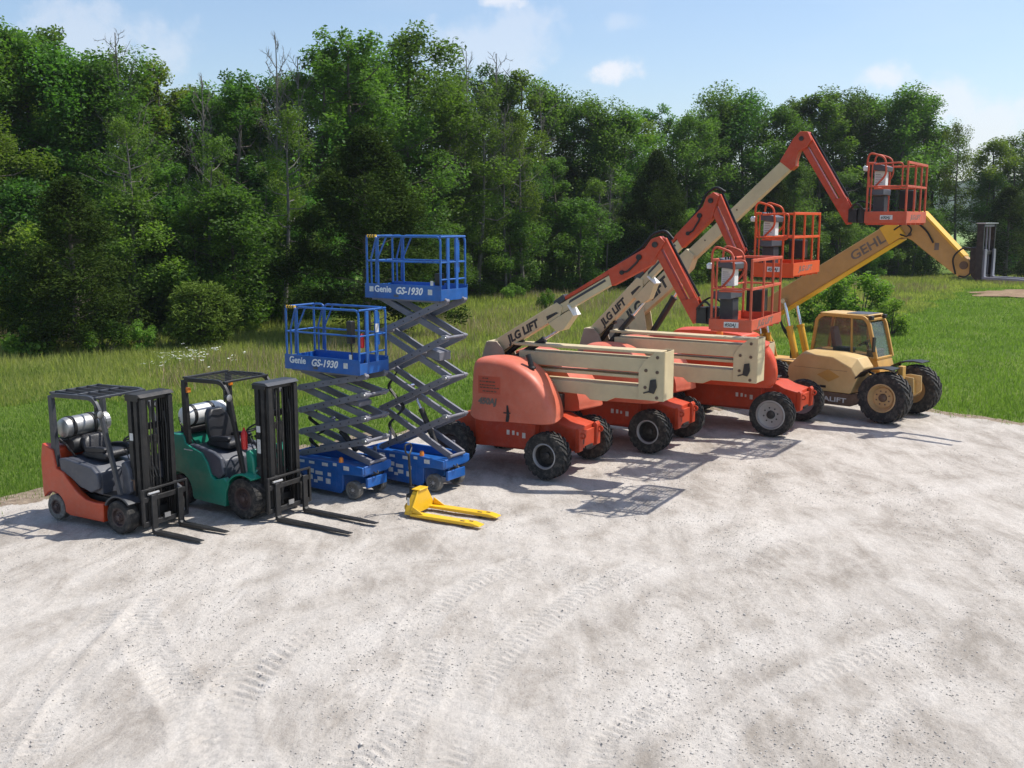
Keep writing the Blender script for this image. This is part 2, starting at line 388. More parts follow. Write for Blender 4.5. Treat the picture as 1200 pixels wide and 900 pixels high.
SWATHS = [([gpx(-60, 905), gpx(90, 800), gpx(330, 690), gpx(700, 610)], .55), ([gpx(120, 905), gpx(330, 790), gpx(560, 690), gpx(860, 600)], .5), ([gpx(420, 905), gpx(520, 800), gpx(720, 690), gpx(1050, 590)], .5), ([gpx(-60, 760), gpx(120, 700), gpx(400, 650), gpx(680, 590)], .4),
          ([gpx(700, 905), gpx(760, 820), gpx(980, 720), gpx(1300, 640)], .45), ([gpx(-60, 850), gpx(40, 770), gpx(130, 710), gpx(300, 650)], .35), ([gpx(560, 640), gpx(800, 640), gpx(1000, 600), gpx(1200, 560)], .4), ([gpx(300, 900), gpx(290, 840), gpx(330, 760), gpx(430, 700)], .45)]
PALE = {}
def track_h(X, Y):
    h = np.zeros_like(X); pale = np.zeros_like(X)
    for pts, hw in SWATHS:
        t = np.linspace(0, 1, 120); P = np.array(pts); k = np.linspace(0, 1, len(P)); cf = [np.polyfit(k, P[:, i], 3) for i in (0, 1)]; cx, cy = np.polyval(cf[0], t), np.polyval(cf[1], t)
        for ch in np.array_split(np.arange(len(X)), max(1, len(X) // 30000)):
            d = np.sqrt(((X[ch][:, None] - cx) ** 2 + (Y[ch][:, None] - cy) ** 2).min(1)) + (fbm(X[ch] * 1.5 + 7, Y[ch] * 1.5, 3) - .5) * .5
            pale[ch] = np.maximum(pale[ch], np.clip((hw - d) / .35, 0, 1) * np.clip(fbm(X[ch] * .7 + 3, Y[ch] * .7, 4) * 3.2 - .9, 0, 1))
            for off in (hw * .5,): h[ch] -= .006 * np.exp(-((d - off) / .09) ** 2)
    PALE['p'] = pale
    for pts, hw, pitch, dep, chev in TRACKS:
        t = np.linspace(0, 1, 160); P = np.array(pts); k = np.linspace(0, 1, len(P))
        cf = [np.polyfit(k, P[:, i], 3) for i in (0, 1)]; cx, cy = np.polyval(cf[0], t), np.polyval(cf[1], t)
        s = np.concatenate([[0], np.cumsum(np.hypot(np.diff(cx), np.diff(cy)))])
        sel = np.where((X > cx.min() - 1) & (X < cx.max() + 1) & (Y > cy.min() - 1) & (Y < cy.max() + 1))[0]
        for ch in np.array_split(sel, max(1, len(sel) // 20000)):
            if not len(ch): continue
            x, y = X[ch], Y[ch]
            d2 = (x[:, None] - cx) ** 2 + (y[:, None] - cy) ** 2; i = d2.argmin(1)
            i0 = np.clip(i, 1, len(t) - 2); tx, ty = cx[i0 + 1] - cx[i0 - 1], cy[i0 + 1] - cy[i0 - 1]; L = np.hypot(tx, ty)
            dx, dy = x - cx[i0], y - cy[i0]; lat = (dx * -ty + dy * tx) / L; along = s[i0] + (dx * tx + dy * ty) / L
            wv = np.sin((along + chev * np.abs(lat)) * 2 * np.pi / pitch)
            wt = np.clip((hw - np.abs(lat)) / .05, 0, 1) * (np.abs(dx * tx + dy * ty) / L < .08) * np.clip(fbm(x * 1.1 + 5, y * 1.1, 3) * 4.2 - 1.3, .25, 1)
            pale[ch] = np.maximum(pale[ch], np.clip((hw + .06 - np.abs(lat)) / .1, 0, 1) * (np.abs(dx * tx + dy * ty) / L < .08) * .8)
            h[ch] += wt * (np.clip(wv * 1.6, -1, 1) * dep * .75 - dep * .55)
            h[ch] += dep * .7 * np.exp(-((np.abs(lat) - hw - .04) / .05) ** 2) * (np.abs(dx * tx + dy * ty) / L < .08) * .6
    return h
def ground_h(X, Y):
    h = (fbm(X * .35, Y * .35, 3) - .5) * .05 + (fbm(X * 2.2, Y * 2.2 + 9, 4) - .5) * .03 + (fbm(X * 8, Y * 8, 4) - .5) * .014
    return h - .012
def gravel_sheet():
    nu = 560; u = np.linspace(-1, 1, nu)
    ys = [3.0]
    while ys[-1] < 30: ys.append(ys[-1] + (.08 if ys[-1] < 7.2 else .021 if ys[-1] < 12.2 else .021 + (ys[-1] - 12.2) * .011))
    ys = np.array(ys); v = (ys - 3.0) / (ys[-1] - 3.0); nv = len(ys)
    U, V = np.meshgrid(u, v); YN = np.meshgrid(u, ys)[1]
    vis = YN * .53 + 1.4
    X = np.where(np.abs(U) < .84, vis * U / .84, np.sign(U) * (vis + (34 - vis) * (np.abs(U) - .84) / .16))
    Ye = edge_y(X) + (fbm(X * .9 + 50, X * 0 + 3, 4) - .5) * 1.9 + (fbm(X * 4 + 50, X * 0 + 3, 3) - .5) * .35
    # beyond the yard's edge the sheet is folded back onto its rim
    Y = np.where(YN < 12, YN, 12 + (YN - 12) * (Ye - 12) / (ys[-1] - 12))
    x, y = X.ravel(), Y.ravel()
    z = ground_h(x, y) + track_h(x, y); pl = PALE['p']
    ed = 1 - np.clip((edge_y(x) - y) / 1.6, 0, 1)
    z = np.where(V.ravel() > .9999, -.09, np.maximum(z, -.05))
    idx = np.arange(nu * nv).reshape(nv, nu)
    f = np.stack([idx[:-1, :-1], idx[:-1, 1:], idx[1:, 1:], idx[1:, :-1]], -1).reshape(-1, 4)
    me = big_mesh('gravel_yard', np.stack([x, y, z], -1), f, 4)
    a = me.attributes.new('edge', 'FLOAT', 'POINT'); a.data.foreach_set('value', ed.astype(np.float32))
    a = me.attributes.new('dust', 'FLOAT', 'POINT'); a.data.foreach_set('value', pl.astype(np.float32))
    me.polygons.foreach_set('use_smooth', np.ones(len(f), dtype=bool))
    return tag(link('gravel_yard', me, gravel_material()), 'pale crushed limestone yard with tyre tracks', kind='structure')
gravel_sheet()

def pebbles(nmax=38000):
    r = np.random.default_rng(3)
    y = 5.5 + (r.random(nmax * 5) ** 1.5) * 15; x = (r.random(nmax * 5) - .5) * (y * 1.25 + 3)
    keep = (y < edge_y(x) - .3) & (fbm(x * .9 + 3, y * .7, 4) + r.random(len(x)) * .25 > .62)
    x, y = x[keep][:nmax], y[keep][:nmax]; n = len(x)
    s = .0045 + .010 * r.random(n) ** 3 + (r.random(n) > .994) * .010
    O = np.array([(1, 0, 0), (0, 1, 0), (-1, 0, 0), (0, -1, 0), (0, 0, .75), (0, 0, -.6)])
    F = np.array([(0, 1, 4), (1, 2, 4), (2, 3, 4), (3, 0, 4), (1, 0, 5), (2, 1, 5), (3, 2, 5), (0, 3, 5)])
    j = 1 + (r.random((n, 6, 3)) - .5) * .7
    a = r.random(n) * 6.28; ca, sa = np.cos(a)[:, None], np.sin(a)[:, None]
    P = O[None] * j; px = P[..., 0] * ca - P[..., 1] * sa; py = (P[..., 0] * sa + P[..., 1] * ca) * .8
    z0 = ground_h(x, y) + track_h(x, y)
    V = np.stack([px * s[:, None] + x[:, None], py * s[:, None] + y[:, None], P[..., 2] * s[:, None] + z0[:, None] + s[:, None] * .25], -1)
    Fa = (F[None] + np.arange(n)[:, None, None] * 6).reshape(-1, 3)
    o = link('loose_stones', big_mesh('loose_stones', V.reshape(-1, 3), Fa, 3), gravel_material(True))
    tag(o, 'loose grey stones scattered over the yard', kind='stuff')
pebbles()

# grass ground, hills, far field
def grass_ground_material():
    m, n, l, p = node_mat('grass_soil'); g = n.new('ShaderNodeNewGeometry'); pos = g.outputs['Position']
    a = ramp(n, l, noise(n, l, pos, .22, 6, .6, .6), [(.35, (.10, .16, .03)), (.55, (.145, .205, .045)), (.7, (.20, .225, .07))])
    b = ramp(n, l, noise(n, l, pos, 9, 8, .8), [(.3, (.45, .45, .45)), (.65, (1.25, 1.25, 1.25))])
    l.new(mixc(n, l, .8, a, b, 'MULTIPLY'), p.inputs['Base Color']); p.inputs['Roughness'].default_value = .95; p.inputs['Specular IOR Level'].default_value = .1
    bm_ = n.new('ShaderNodeBump'); bm_.inputs['Strength'].default_value = .8; bm_.inputs['Distance'].default_value = .1
    l.new(noise(n, l, pos, 7, 7, .8), bm_.inputs['Height']); l.new(bm_.outputs[0], p.inputs['Normal']); return m
M_soil = grass_ground_material()
gb = MB(); gb.add([(-3000, -300, -.06), (3000, -300, -.06), (3000, 4000, -.06), (-3000, 4000, -.06)], [(0, 1, 2, 3)])
tag(link('ground', gb.mesh('ground'), M_soil), 'mown grass field reaching to the wood', kind='structure')
def field(): # bright hay field far beyond the wood
    m, n, l, p = node_mat('hay_field'); g = n.new('ShaderNodeNewGeometry')
    l.new(ramp(n, l, noise(n, l, g.outputs['Position'], .03, 5), [(.35, (.16, .27, .07)), (.65, (.24, .33, .10))]), p.inputs['Base Color']); p.inputs['Roughness'].default_value = 1
    b = MB(); b.add([(20, 125, -.03), (520, 125, -.03), (560, 420, -.03), (60, 420, -.03)], [(0, 1, 2, 3)])
    tag(link('hay_field', b.mesh('hay_field'), m), 'bright green hay field beyond the wood', kind='structure')
field()
def hills():
    m, n, l, p = node_mat('wooded_hill'); g = n.new('ShaderNodeNewGeometry')
    l.new(ramp(n, l, noise(n, l, g.outputs['Position'], .09, 6, .7), [(.35, (.015, .034, .016)), (.65, (.04, .07, .03))]), p.inputs['Base Color']); p.inputs['Roughness'].default_value = 1
    nx, ny = 260, 26; X, Y = np.meshgrid(np.linspace(-900, 1300, nx), np.linspace(430, 900, ny))
    Hh = np.sin(np.clip((Y - 430) / 330, 0, 1) * np.pi / 2) * (16 + 20 * fbm(X / 210 + 3, Y / 400, 3)) + (fbm(X / 9, Y / 9, 3) - .3) * 6
    Hh[0] = -1; i = np.arange(nx * ny).reshape(ny, nx)
    f = np.stack([i[:-1, :-1], i[:-1, 1:], i[1:, 1:], i[1:, :-1]], -1).reshape(-1, 4)
    tag(link('hills', big_mesh('hills', np.stack([X.ravel(), Y.ravel(), Hh.ravel()], -1), f, 4), m), 'low wooded hills on the horizon', kind='structure')
hills()
def dirt():
    m, n, l, p = node_mat('bare_dirt'); g = n.new('ShaderNodeNewGeometry')
    l.new(ramp(n, l, noise(n, l, g.outputs['Position'], 1.2, 7, .7), [(.35, (.17, .10, .055)), (.65, (.33, .23, .14))]), p.inputs['Base Color']); p.inputs['Roughness'].default_value = 1
    n_ = 90; a = np.linspace(0, 2 * np.pi, n_, endpoint=False); rr = 1 + (fbm(np.cos(a) * 2 + 9, np.sin(a) * 2 + 9, 4) - .5) * 1.1
    rings = [(q * rr, .16 * (1 - q ** 2) + .05 * math.sin(q * 9)) for q in (.05, .3, .55, .8, 1)]
    V = np.concatenate([np.stack([34.5 + 6.5 * r_ * np.cos(a), 65 + 3.6 * r_ * np.sin(a), np.full(n_, -.05 + z_) + (fbm(a * 5, r_ * 9, 3) - .4) * .15], -1) for r_, z_ in rings])
    i = np.arange(n_ * 5).reshape(5, n_); j = np.roll(i, -1, 1)
    f = np.stack([i[:-1], j[:-1], j[1:], i[1:]], -1).reshape(-1, 4)
    tag(link('dirt_patch', big_mesh('dirt_patch', V, f, 4), m), 'bare brown earth patch in the meadow', kind='structure')
dirt()

def leaf_mat(name, dark, light, trans=.35, scale=.9, rough=.6, rand=.3, spec=.25):
    m = bpy.data.materials.new(name); m.use_nodes = True; t = m.node_tree; n, l = t.nodes, t.links
    p = n['Principled BSDF']; p.inputs['Roughness'].default_value = rough; p.inputs['Specular IOR Level'].default_value = spec
    g = n.new('ShaderNodeNewGeometry'); oi = n.new('ShaderNodeObjectInfo')
    a = noise(n, l, g.outputs['Position'], scale, 4, .6); b = noise(n, l, g.outputs['Position'], 14, 2)
    ad = n.new('ShaderNodeMath'); ad.operation = 'MULTIPLY_ADD'; ad.inputs[1].default_value = .5; l.new(b, ad.inputs[0])
    hf = n.new('ShaderNodeMath'); hf.operation = 'MULTIPLY'; hf.inputs[1].default_value = .5; l.new(a, hf.inputs[0]); l.new(hf.outputs[0], ad.inputs[2])
    c = ramp(n, l, ad.outputs[0], [(.36, dark), (.64, light)])
    hs = n.new('ShaderNodeHueSaturation'); l.new(c, hs.inputs['Color'])
    mr = n.new('ShaderNodeMapRange'); mr.inputs[3].default_value = .5 - .028 * rand / .3; mr.inputs[4].default_value = .5 + .02 * rand / .3; l.new(oi.outputs['Random'], mr.inputs[0]); l.new(mr.outputs[0], hs.inputs['Hue'])
    mv = n.new('ShaderNodeMapRange'); mv.inputs[3].default_value = 1 - rand; mv.inputs[4].default_value = 1 + rand
    sc_ = n.new('ShaderNodeMath'); sc_.operation = 'FRACT'; s2 = n.new('ShaderNodeMath'); s2.operation = 'MULTIPLY'; s2.inputs[1].default_value = 7.3
    l.new(oi.outputs['Random'], s2.inputs[0]); l.new(s2.outputs[0], sc_.inputs[0]); l.new(sc_.outputs[0], mv.inputs[0]); l.new(mv.outputs[0], hs.inputs['Value'])
    c = hs.outputs[0]; l.new(c, p.inputs['Base Color'])
    tr = n.new('ShaderNodeBsdfTranslucent'); l.new(mixc(n, l, 1.0, c, (1.5, 1.7, .75), 'MULTIPLY'), tr.inputs['Color'])
    ms = n.new('ShaderNodeMixShader'); ms.inputs[0].default_value = trans
    l.new(p.outputs[0], ms.inputs[1]); l.new(tr.outputs[0], ms.inputs[2]); l.new(ms.outputs[0], n['Material Output'].inputs[0]); return m
ML_A = leaf_mat('broad_leaves', (.032, .075, .014), (.12, .215, .042), trans=.45)
ML_B = leaf_mat('yellow_green_leaves', (.05, .10, .014), (.175, .265, .045), trans=.45)
ML_C = leaf_mat('cedar_needles', (.018, .036, .007), (.056, .082, .016), trans=.2, rand=.10, spec=.05, rough=.9)
ML_E = leaf_mat('young_cedar_needles', (.06, .10, .018), (.16, .22, .045), trans=.25, rand=.05, spec=.05, rough=.9)
ML_D = leaf_mat('bright_bush_leaves', (.09, .17, .025), (.25, .37, .065), rand=.12, trans=.5)
ML_G = leaf_mat('lawn_blades', (.105, .175, .03), (.20, .28, .065), trans=.5, scale=.35, rand=0)
ML_M = leaf_mat('meadow_blades', (.17, .215, .055), (.37, .36, .14), trans=.5, scale=.25, rand=0)
ML_S = leaf_mat('dry_seed_heads', (.24, .18, .11), (.42, .33, .21), trans=.2, scale=.5, rand=0)
ML_F = leaf_mat('white_petals', (.6, .6, .55), (.8, .8, .78), trans=.2, rand=0)

def blades(name, x, y, h, wd, m, label, bend=.35, seed=1, z=-.06):
    r = np.random.default_rng(seed); n = len(x); a = r.random(n) * 6.28; b = r.random(n) * 6.28
    hh = h * (.6 + .8 * r.random(n)); w2 = wd * (.6 + .8 * r.random(n)) / 2
    dx, dy = np.cos(a) * w2, np.sin(a) * w2; bx, by = np.cos(b) * hh * bend * r.random(n), np.sin(b) * hh * bend * r.random(n)
    z0 = np.full(n, z)
    V = np.stack([np.stack([x - dx, y - dy, z0], -1), np.stack([x + dx, y + dy, z0], -1), np.stack([x + bx, y + by, z0 + hh], -1)], 1)
    o = link(name, big_mesh(name, V.reshape(-1, 3), np.arange(n * 3).reshape(-1, 3), 3), m)
    return tag(o, label, 'grass', kind='stuff')
def scatter(n, xr, yr, seed, power=1.0):
    r = np.random.default_rng(seed); y = yr[0] + (yr[1] - yr[0]) * r.random(n) ** power; x = r.uniform(-1, 1, n) * (y * .52 + 4)
    return x, y, r
x, y, r = scatter(640000, None, (15, 78), 11, 1.5)
e = edge_y(x) + (fbm(x * .9 + 50, x * 0 + 3, 4) - .5) * 1.9 + (fbm(x * 4 + 50, x * 0 + 3, 3) - .5) * .35
k = (y > e - .1 - r.random(len(x)) ** 3 * 1.1 - 2.0 * (fbm(x * 3, y * 3, 3) > .66) * r.random(len(x)) ** 2) & (y < meadow_y(x) + 5 * r.random(len(x)))
blades('lawn_grass', x[k], y[k], .06 + .07 * fbm(x[k] * .5, y[k] * .5, 3), .009 + y[k] * .0005, ML_G, 'short green mown grass behind the machines', seed=2, bend=.6)
x, y, r = scatter(480000, None, (21, 88), 12, 1.15)
k = (y > meadow_y(x) - 2 + 6 * fbm(x * .3, y * .3, 3) - 2) & (y < wood_y(x) + 3)
x, y = x[k], y[k]
blades('meadow_grass', x, y, .12 + .38 * fbm(x * .25 + 8, y * .25, 4) * np.clip((y - meadow_y(x)) / 8, .25, 1), .009 + y * .0007, ML_M, 'tall uncut meadow grass in front of the wood', seed=4, bend=.6)
x, y, r = scatter(90000, None, (26, 80), 15, 1.0)
k = (y > meadow_y(x) + 1) & (y < wood_y(x)) & ((fbm(x * .22 + 30, y * .16 + 2, 4) + .12 * np.exp(-((x + 1.0) / 3.5) ** 2 - ((y - 47) / 5) ** 2) > .54))
x, y = x[k], y[k]
blades('dry_weeds', x, y, .28 + .35 * fbm(x * .4 + 8, y * .4, 3), .010 + y * .0005, ML_S, 'patches of brown seeding weeds in the meadow', seed=6, bend=.5)
def flowers():
    r = np.random.default_rng(9); V = []; 
    cs = [(-10.6, 31.5), (-9.6, 32.2), (-9.3, 30.2), (-10.1, 30.9)]
    pts = []
    for cx, cy in cs:
        for i in range(14): pts.append((cx + r.normal() * .45, cy + r.normal() * .6, .35 + r.random() * .3))
    P = np.array(pts); n = len(P); off = r.normal(size=(n, 5, 3)) * np.array([.05, .05, .02]); C = (P[:, None] + off).reshape(-1, 3)
    u = r.normal(size=(len(C), 3)) * .022; v = r.normal(size=(len(C), 3)) * .022; v[:, 2] *= .3; u[:, 2] *= .3
    V = np.stack([C - u, C + v, C + u, C - v], 1).reshape(-1, 3)
    tag(link('wildflowers', big_mesh('wildflowers', V, np.arange(len(V)).reshape(-1, 4), 4), ML_F), 'white wildflowers in the meadow behind the forklifts', 'flowers', kind='stuff')
flowers()

# ------------------------------------------------------------------ trees
def leaf_cloud(cs, rs, n, size, r, flat=.75, narrow=.55):
    cs = np.array(cs); rs = np.array(rs); wt = rs ** 2; wt = wt / wt.sum()
    i = r.choice(len(cs), n, p=wt); d = r.normal(size=(n, 3)); d /= np.linalg.norm(d, axis=1)[:, None]
    rad = (r.random(n) ** .45)[:, None]; d[:, 2] *= flat
    C = cs[i] + d * rad * rs[i][:, None]
    s = size * (.55 + .9 * r.random(n))[:, None]
    u = r.normal(size=(n, 3)); u[:, 2] *= .6; u /= np.linalg.norm(u, axis=1)[:, None]
    v = np.cross(u, r.normal(size=(n, 3)) * .6 + np.array([0, 0, 1.])); v /= np.linalg.norm(v, axis=1)[:, None] + 1e-6
    V = np.stack([C - u * s * .5, C + v * s * narrow * .5, C + u * s * .5, C - v * s * narrow * .5], 1)
    return V.reshape(-1, 3)
def crown_mesh(name, V): return big_mesh(name, V, np.arange(len(V)).reshape(-1, 4), 4)
def broadleaf(seed, Ht=14, Rc=3.2, zb=2.5, nl=20000, size=.175, limbs=22, gap=.9, top=1.0, name='broadleaf_tree', ml=None, shape='oval', mb_=None):
    r = np.random.default_rng(seed); tr = MB()
    lean = r.normal(size=2) * .35; T = [(lean[0] * (t ** 1.5) + .12 * math.sin(t * 7 + seed), lean[1] * t ** 1.5 + .1 * math.cos(t * 6), Ht * .95 * t) for t in np.linspace(0, 1, 9)]
    tr.cone(T, [Ht * .016 * (1 - .9 * t) + .01 for t in np.linspace(0, 1, 9)], 7)
    cs, rs = [], []
    for i in range(limbs):
        t = (i + .5) / limbs; t = zb / Ht + (1 - zb / Ht) * t * .97
        q = (t - zb / Ht) / (1 - zb / Ht)
        env = {'oval': math.sin(math.pi * min(1, q * .86 + .14)) ** .7, 'cone': (1 - q) ** .8 + .06, 'tall': .55 + .45 * math.sin(math.pi * q)}[shape]
        L = Rc * env * (.7 + .5 * r.random()); a = i * 2.4 + r.random() * 1.2
        k = t / .95 * 8; k0 = min(7, int(k)); f = min(1, k - k0); b = np.array(T[k0]) * (1 - f) + np.array(T[k0 + 1]) * f
        up = (.05 + .6 * q) * (1 if shape != 'cone' else .1)
        e = b + np.array([math.cos(a) * L, math.sin(a) * L, L * up]); m_ = (b + e) / 2 + np.array([0, 0, -.1 * L]) + r.normal(size=3) * .12
        tr.cone([b, m_, e], [.045 * Ht / 10 * (1.1 - t * .7), .03 * Ht / 10, .008], 5)
        for j in range(3 if shape != 'cone' else 4):
            s_ = .3 + .7 * (j + r.random()) / (3 if shape != 'cone' else 4); c = b + (e - b) * s_ + r.normal(size=3) * np.array([.35, .35, .3]) * (L * .3 + .2)
            if r.random() < gap: cs.append(c); rs.append((.55 + .75 * r.random() ** 1.5) * (Rc / 3.2) * (1.0 if shape != 'cone' else .75))
            if r.random() < .5: tr.cone([b + (e - b) * s_, c], [.014, .004], 4)
    cs.append(np.array(T[-1]) * top); rs.append(.8 * Rc / 3.2)
    V = leaf_cloud(cs, rs, nl, size, r, flat=1.0)
    return tr.mesh('trunk', 60), crown_mesh('crown', V)
def cedar(seed, Ht=7, Rc=2.4, nl=26000, round_=False):
    r = np.random.default_rng(seed); tr = MB(); tr.cone([(0, 0, 0), (0, 0, Ht * .5), (0.05, 0, Ht * .95)], [.16, .09, .02], 7)
    cs, rs = [], []
    nb = 170
    for i in range(nb):
        q = r.random(); z = Ht * (.06 + .92 * q)
        env = (1 - q ** 1.7) ** .9 if not round_ else math.sqrt(max(0, 1 - (2 * q - .9) ** 2 / 1.3))
        a = r.random() * 6.28; L = Rc * env * (.55 + .5 * r.random())
        c = (math.cos(a) * L, math.sin(a) * L, z + L * .12); cs.append(c); rs.append((.34 + .5 * r.random() * (1 - .4 * q)) * (1 if not round_ else .75))
        tr.cone([(0, 0, z * .92), c], [.018, .004], 4)
    V = leaf_cloud(cs, rs, nl, .17, r, flat=.95, narrow=.34)
    return tr.mesh('trunk', 60), crown_mesh('crown', V)
def bush(seed, Ht=2.2, Rc=1.6, nl=5000, size=.16, narrow=.5):
    r = np.random.default_rng(seed); tr = MB(); cs, rs = [], []
    for i in range(26):
        a = r.random() * 6.28; L = Rc * r.random() ** .6 * .85; z = Ht * (.2 + .75 * r.random()) * (1 - .45 * (L / Rc) ** 2)
        c = (math.cos(a) * L, math.sin(a) * L, z); cs.append(c); rs.append(.3 + .3 * r.random())
        tr.cone([(math.cos(a) * .1, math.sin(a) * .1, 0), (c[0] * .6, c[1] * .6, z * .6), c], [.03, .02, .005], 4)
    return tr.mesh('trunk', 60), crown_mesh('crown', leaf_cloud(cs, rs, nl, size, r, narrow=narrow))
def bare(seed, Ht=14):
    r = np.random.default_rng(seed); tr = MB(); br = MB()
    T = [(.2 * math.sin(t * 5 + seed), .15 * math.cos(t * 4), Ht * t) for t in np.linspace(0, 1, 8)]
    tr.cone(T, [.15 * (1 - .93 * t) + .012 for t in np.linspace(0, 1, 8)], 7)
    def grow(b, d, L, rad, lev):
        d = d / np.linalg.norm(d); m_ = b + d * L * .5 + r.normal(size=3) * L * .06; e = b + d * L + r.normal(size=3) * L * .1
        br.cone([b, m_, e], [rad, rad * .7, rad * .35], 4)
        if lev:
            for j in range(4):
                f = .3 + .7 * (j + r.random()) / 4; nd = d + r.normal(size=3) * .55 + np.array([0, 0, .25])
                grow(b + (e - b) * f, nd, L * (.35 + .25 * r.random()), rad * .55, lev - 1)
    for i in range(17):
        t = .42 + .57 * i / 17; k = t * 7; k0 = min(6, int(k)); f = k - k0; b = np.array(T[k0]) * (1 - f) + np.array(T[k0 + 1]) * f; a = i * 2.4 + r.random()
        grow(b, np.array([math.cos(a), math.sin(a), .9 + .6 * t]), (1.15 - t) * 4.2, .03, 2)
    return tr.mesh('trunk', 60), br.mesh('branches', 60)
protos = {}
def proto(key, name, meshes, m1, m2, n2='crown'):
    protos[key] = (name, meshes, m1, m2, n2); 
    for me, m in zip(meshes, (m1, m2)):
        me.materials.append(m)
proto('A0', 'broadleaf_tree', broadleaf(1), M_bark, ML_A)
proto('A1', 'broadleaf_tree', broadleaf(2, Rc=3.6, limbs=26, nl=24000), M_bark, ML_A)
proto('A2', 'broadleaf_tree', broadleaf(3, Rc=2.8, zb=2, nl=18000), M_bark, ML_B)
proto('A3', 'broadleaf_tree', broadleaf(14, Rc=3.4, zb=1.5, limbs=26, nl=22000, size=.19), M_bark, ML_A)
proto('B0', 'slender_tree', broadleaf(4, Rc=2.0, shape='tall', zb=3.0, nl=13000, limbs=22), M_bark, ML_A)
proto('B1', 'slender_tree', broadleaf(5, Rc=1.8, shape='tall', zb=4.0, nl=9500, limbs=20, gap=.75), M_bark, ML_B)
proto('C0', 'sparse_tree', broadleaf(6, Rc=2.4, zb=5, nl=6500, limbs=22, gap=.55, size=.16), M_dead, ML_A)
proto('C1', 'sparse_tree', broadleaf(8, Rc=2.6, zb=4, nl=8000, limbs=24, gap=.6, size=.16), M_dead, ML_B)
proto('U0', 'understory_tree', broadleaf(9, Ht=7, Rc=2.4, zb=.5, nl=17000, limbs=22, size=.16), M_bark, ML_A)
proto('U1', 'understory_tree', broadleaf(10, Ht=7, Rc=2.6, zb=.3, nl=17000, limbs=22, size=.17), M_bark, ML_B)
proto('K0', 'cedar_tree', cedar(20), M_bark, ML_C)
proto('K1', 'cedar_tree', cedar(21, Ht=9, Rc=3.6, nl=60000), M_bark, ML_C)
proto('K2', 'cedar_shrub', cedar(22, Ht=2.5, Rc=1.25, nl=14000, round_=True), M_bark, ML_E)
proto('S0', 'leafy_bush', bush(30), M_bark, ML_D)
proto('S1', 'leafy_bush', bush(31, 2.0, 1.7, 5000, .15), M_bark, ML_B)
proto('S2', 'broad_leaved_plant', bush(32, 1.5, 1.5, 1500, .26, .8), M_bark, ML_D)
proto('D0', 'bare_tree', bare(40), M_dead, M_dead, 'branches')
proto('D1', 'bare_tree', bare(41), M_dead, M_dead, 'branches')
PH = {'A': 14, 'B': 14, 'C': 14, 'U': 7, 'D': 14}
def plant(key, x, y, h=None, base_h=None, rz=0, wide=1, label='', cat='tree', group=None):
    name, ms, m1, m2, n2 = protos[key]
    t = thing(name, label, cat, (x, y, -.08), math.degrees(rz), group)
    bh = base_h or PH.get(key[0]); s = h / bh
    t.scale = (s * wide, s * wide, s)
    link('trunk', ms[0], None, t); link(n2, ms[1], None, t); return t
def at(px, d): return ((px - 600) / 1200 * d, d)     # lateral position of a photo column at depth d
def top_h(py, d): return (4.6 + (258 - py) / 1200 * d) * .955
rr = random.Random(5)
def place_word(px):
    for lim, wd in ((0, 'beyond the left picture edge'), (60, 'left of the orange forklift'), (140, 'behind the orange forklift'), (240, 'between the two forklifts'), (330, 'behind the green forklift'),
                    (400, 'behind the lower scissor lift'), (480, 'behind the taller scissor lift'), (560, 'past the taller scissor lift'),
                    (640, 'behind the pink hood'), (720, 'behind the nearest cream arms'), (800, 'behind the lowest orange elbow'), (880, 'behind the middle orange elbow'),
                    (960, 'behind the highest orange elbow'), (1040, 'left of the highest basket'), (1100, 'behind the highest orange basket'), (1200, 'behind the raised fork carriage'), (9999, 'beyond the raised fork tips')):
        if px < lim: return wd
LAB = {}
def settle_labels():
    words = {2: ['left one of two', 'right one of two'], 3: ['leftmost of three', 'middle of three', 'rightmost of three'], 4: ['leftmost of four', 'second of four', 'third of four', 'rightmost of four']}
    num = ['first', 'second', 'third', 'fourth', 'fifth', 'sixth', 'seventh', 'eighth']
    for lab, lst in LAB.items():
        lst.sort(key=lambda e: e[0])
        for i, (px, o) in enumerate(lst):
            o['label'] = lab if len(lst) == 1 else lab + ', ' + (words[len(lst)][i] if len(lst) in words else num[min(i, 7)] + ' from left')
KW = {'A': ('tall broadleaf tree', 'tree'), 'B': ('tall slender tree', 'tree'), 'C': ('thin sparse-leaved tree', 'tree'), 'D': ('bare dead tree', 'dead tree'), 'U': ('low bushy tree', 'tree')}
used = {}
def wood_tree(key, px, py, depth, wide=1.0, row='skyline'):
    x, y = at(px, depth); h = top_h(py, depth)
    rw = {'skyline': 'on the skyline', 'front': 'in the front row', 'mid': 'deep in the wood', 'low': 'at wood edge'}[row]
    lab = f'{KW[key[0]][0]} {rw} {place_word(px)}'
    o = plant(key, x, y, h, rz=rr.random() * 6.28, wide=wide, label=lab, cat=KW[key[0]][1], group='trees of the wood')
    LAB.setdefault(lab, []).append((px, o))
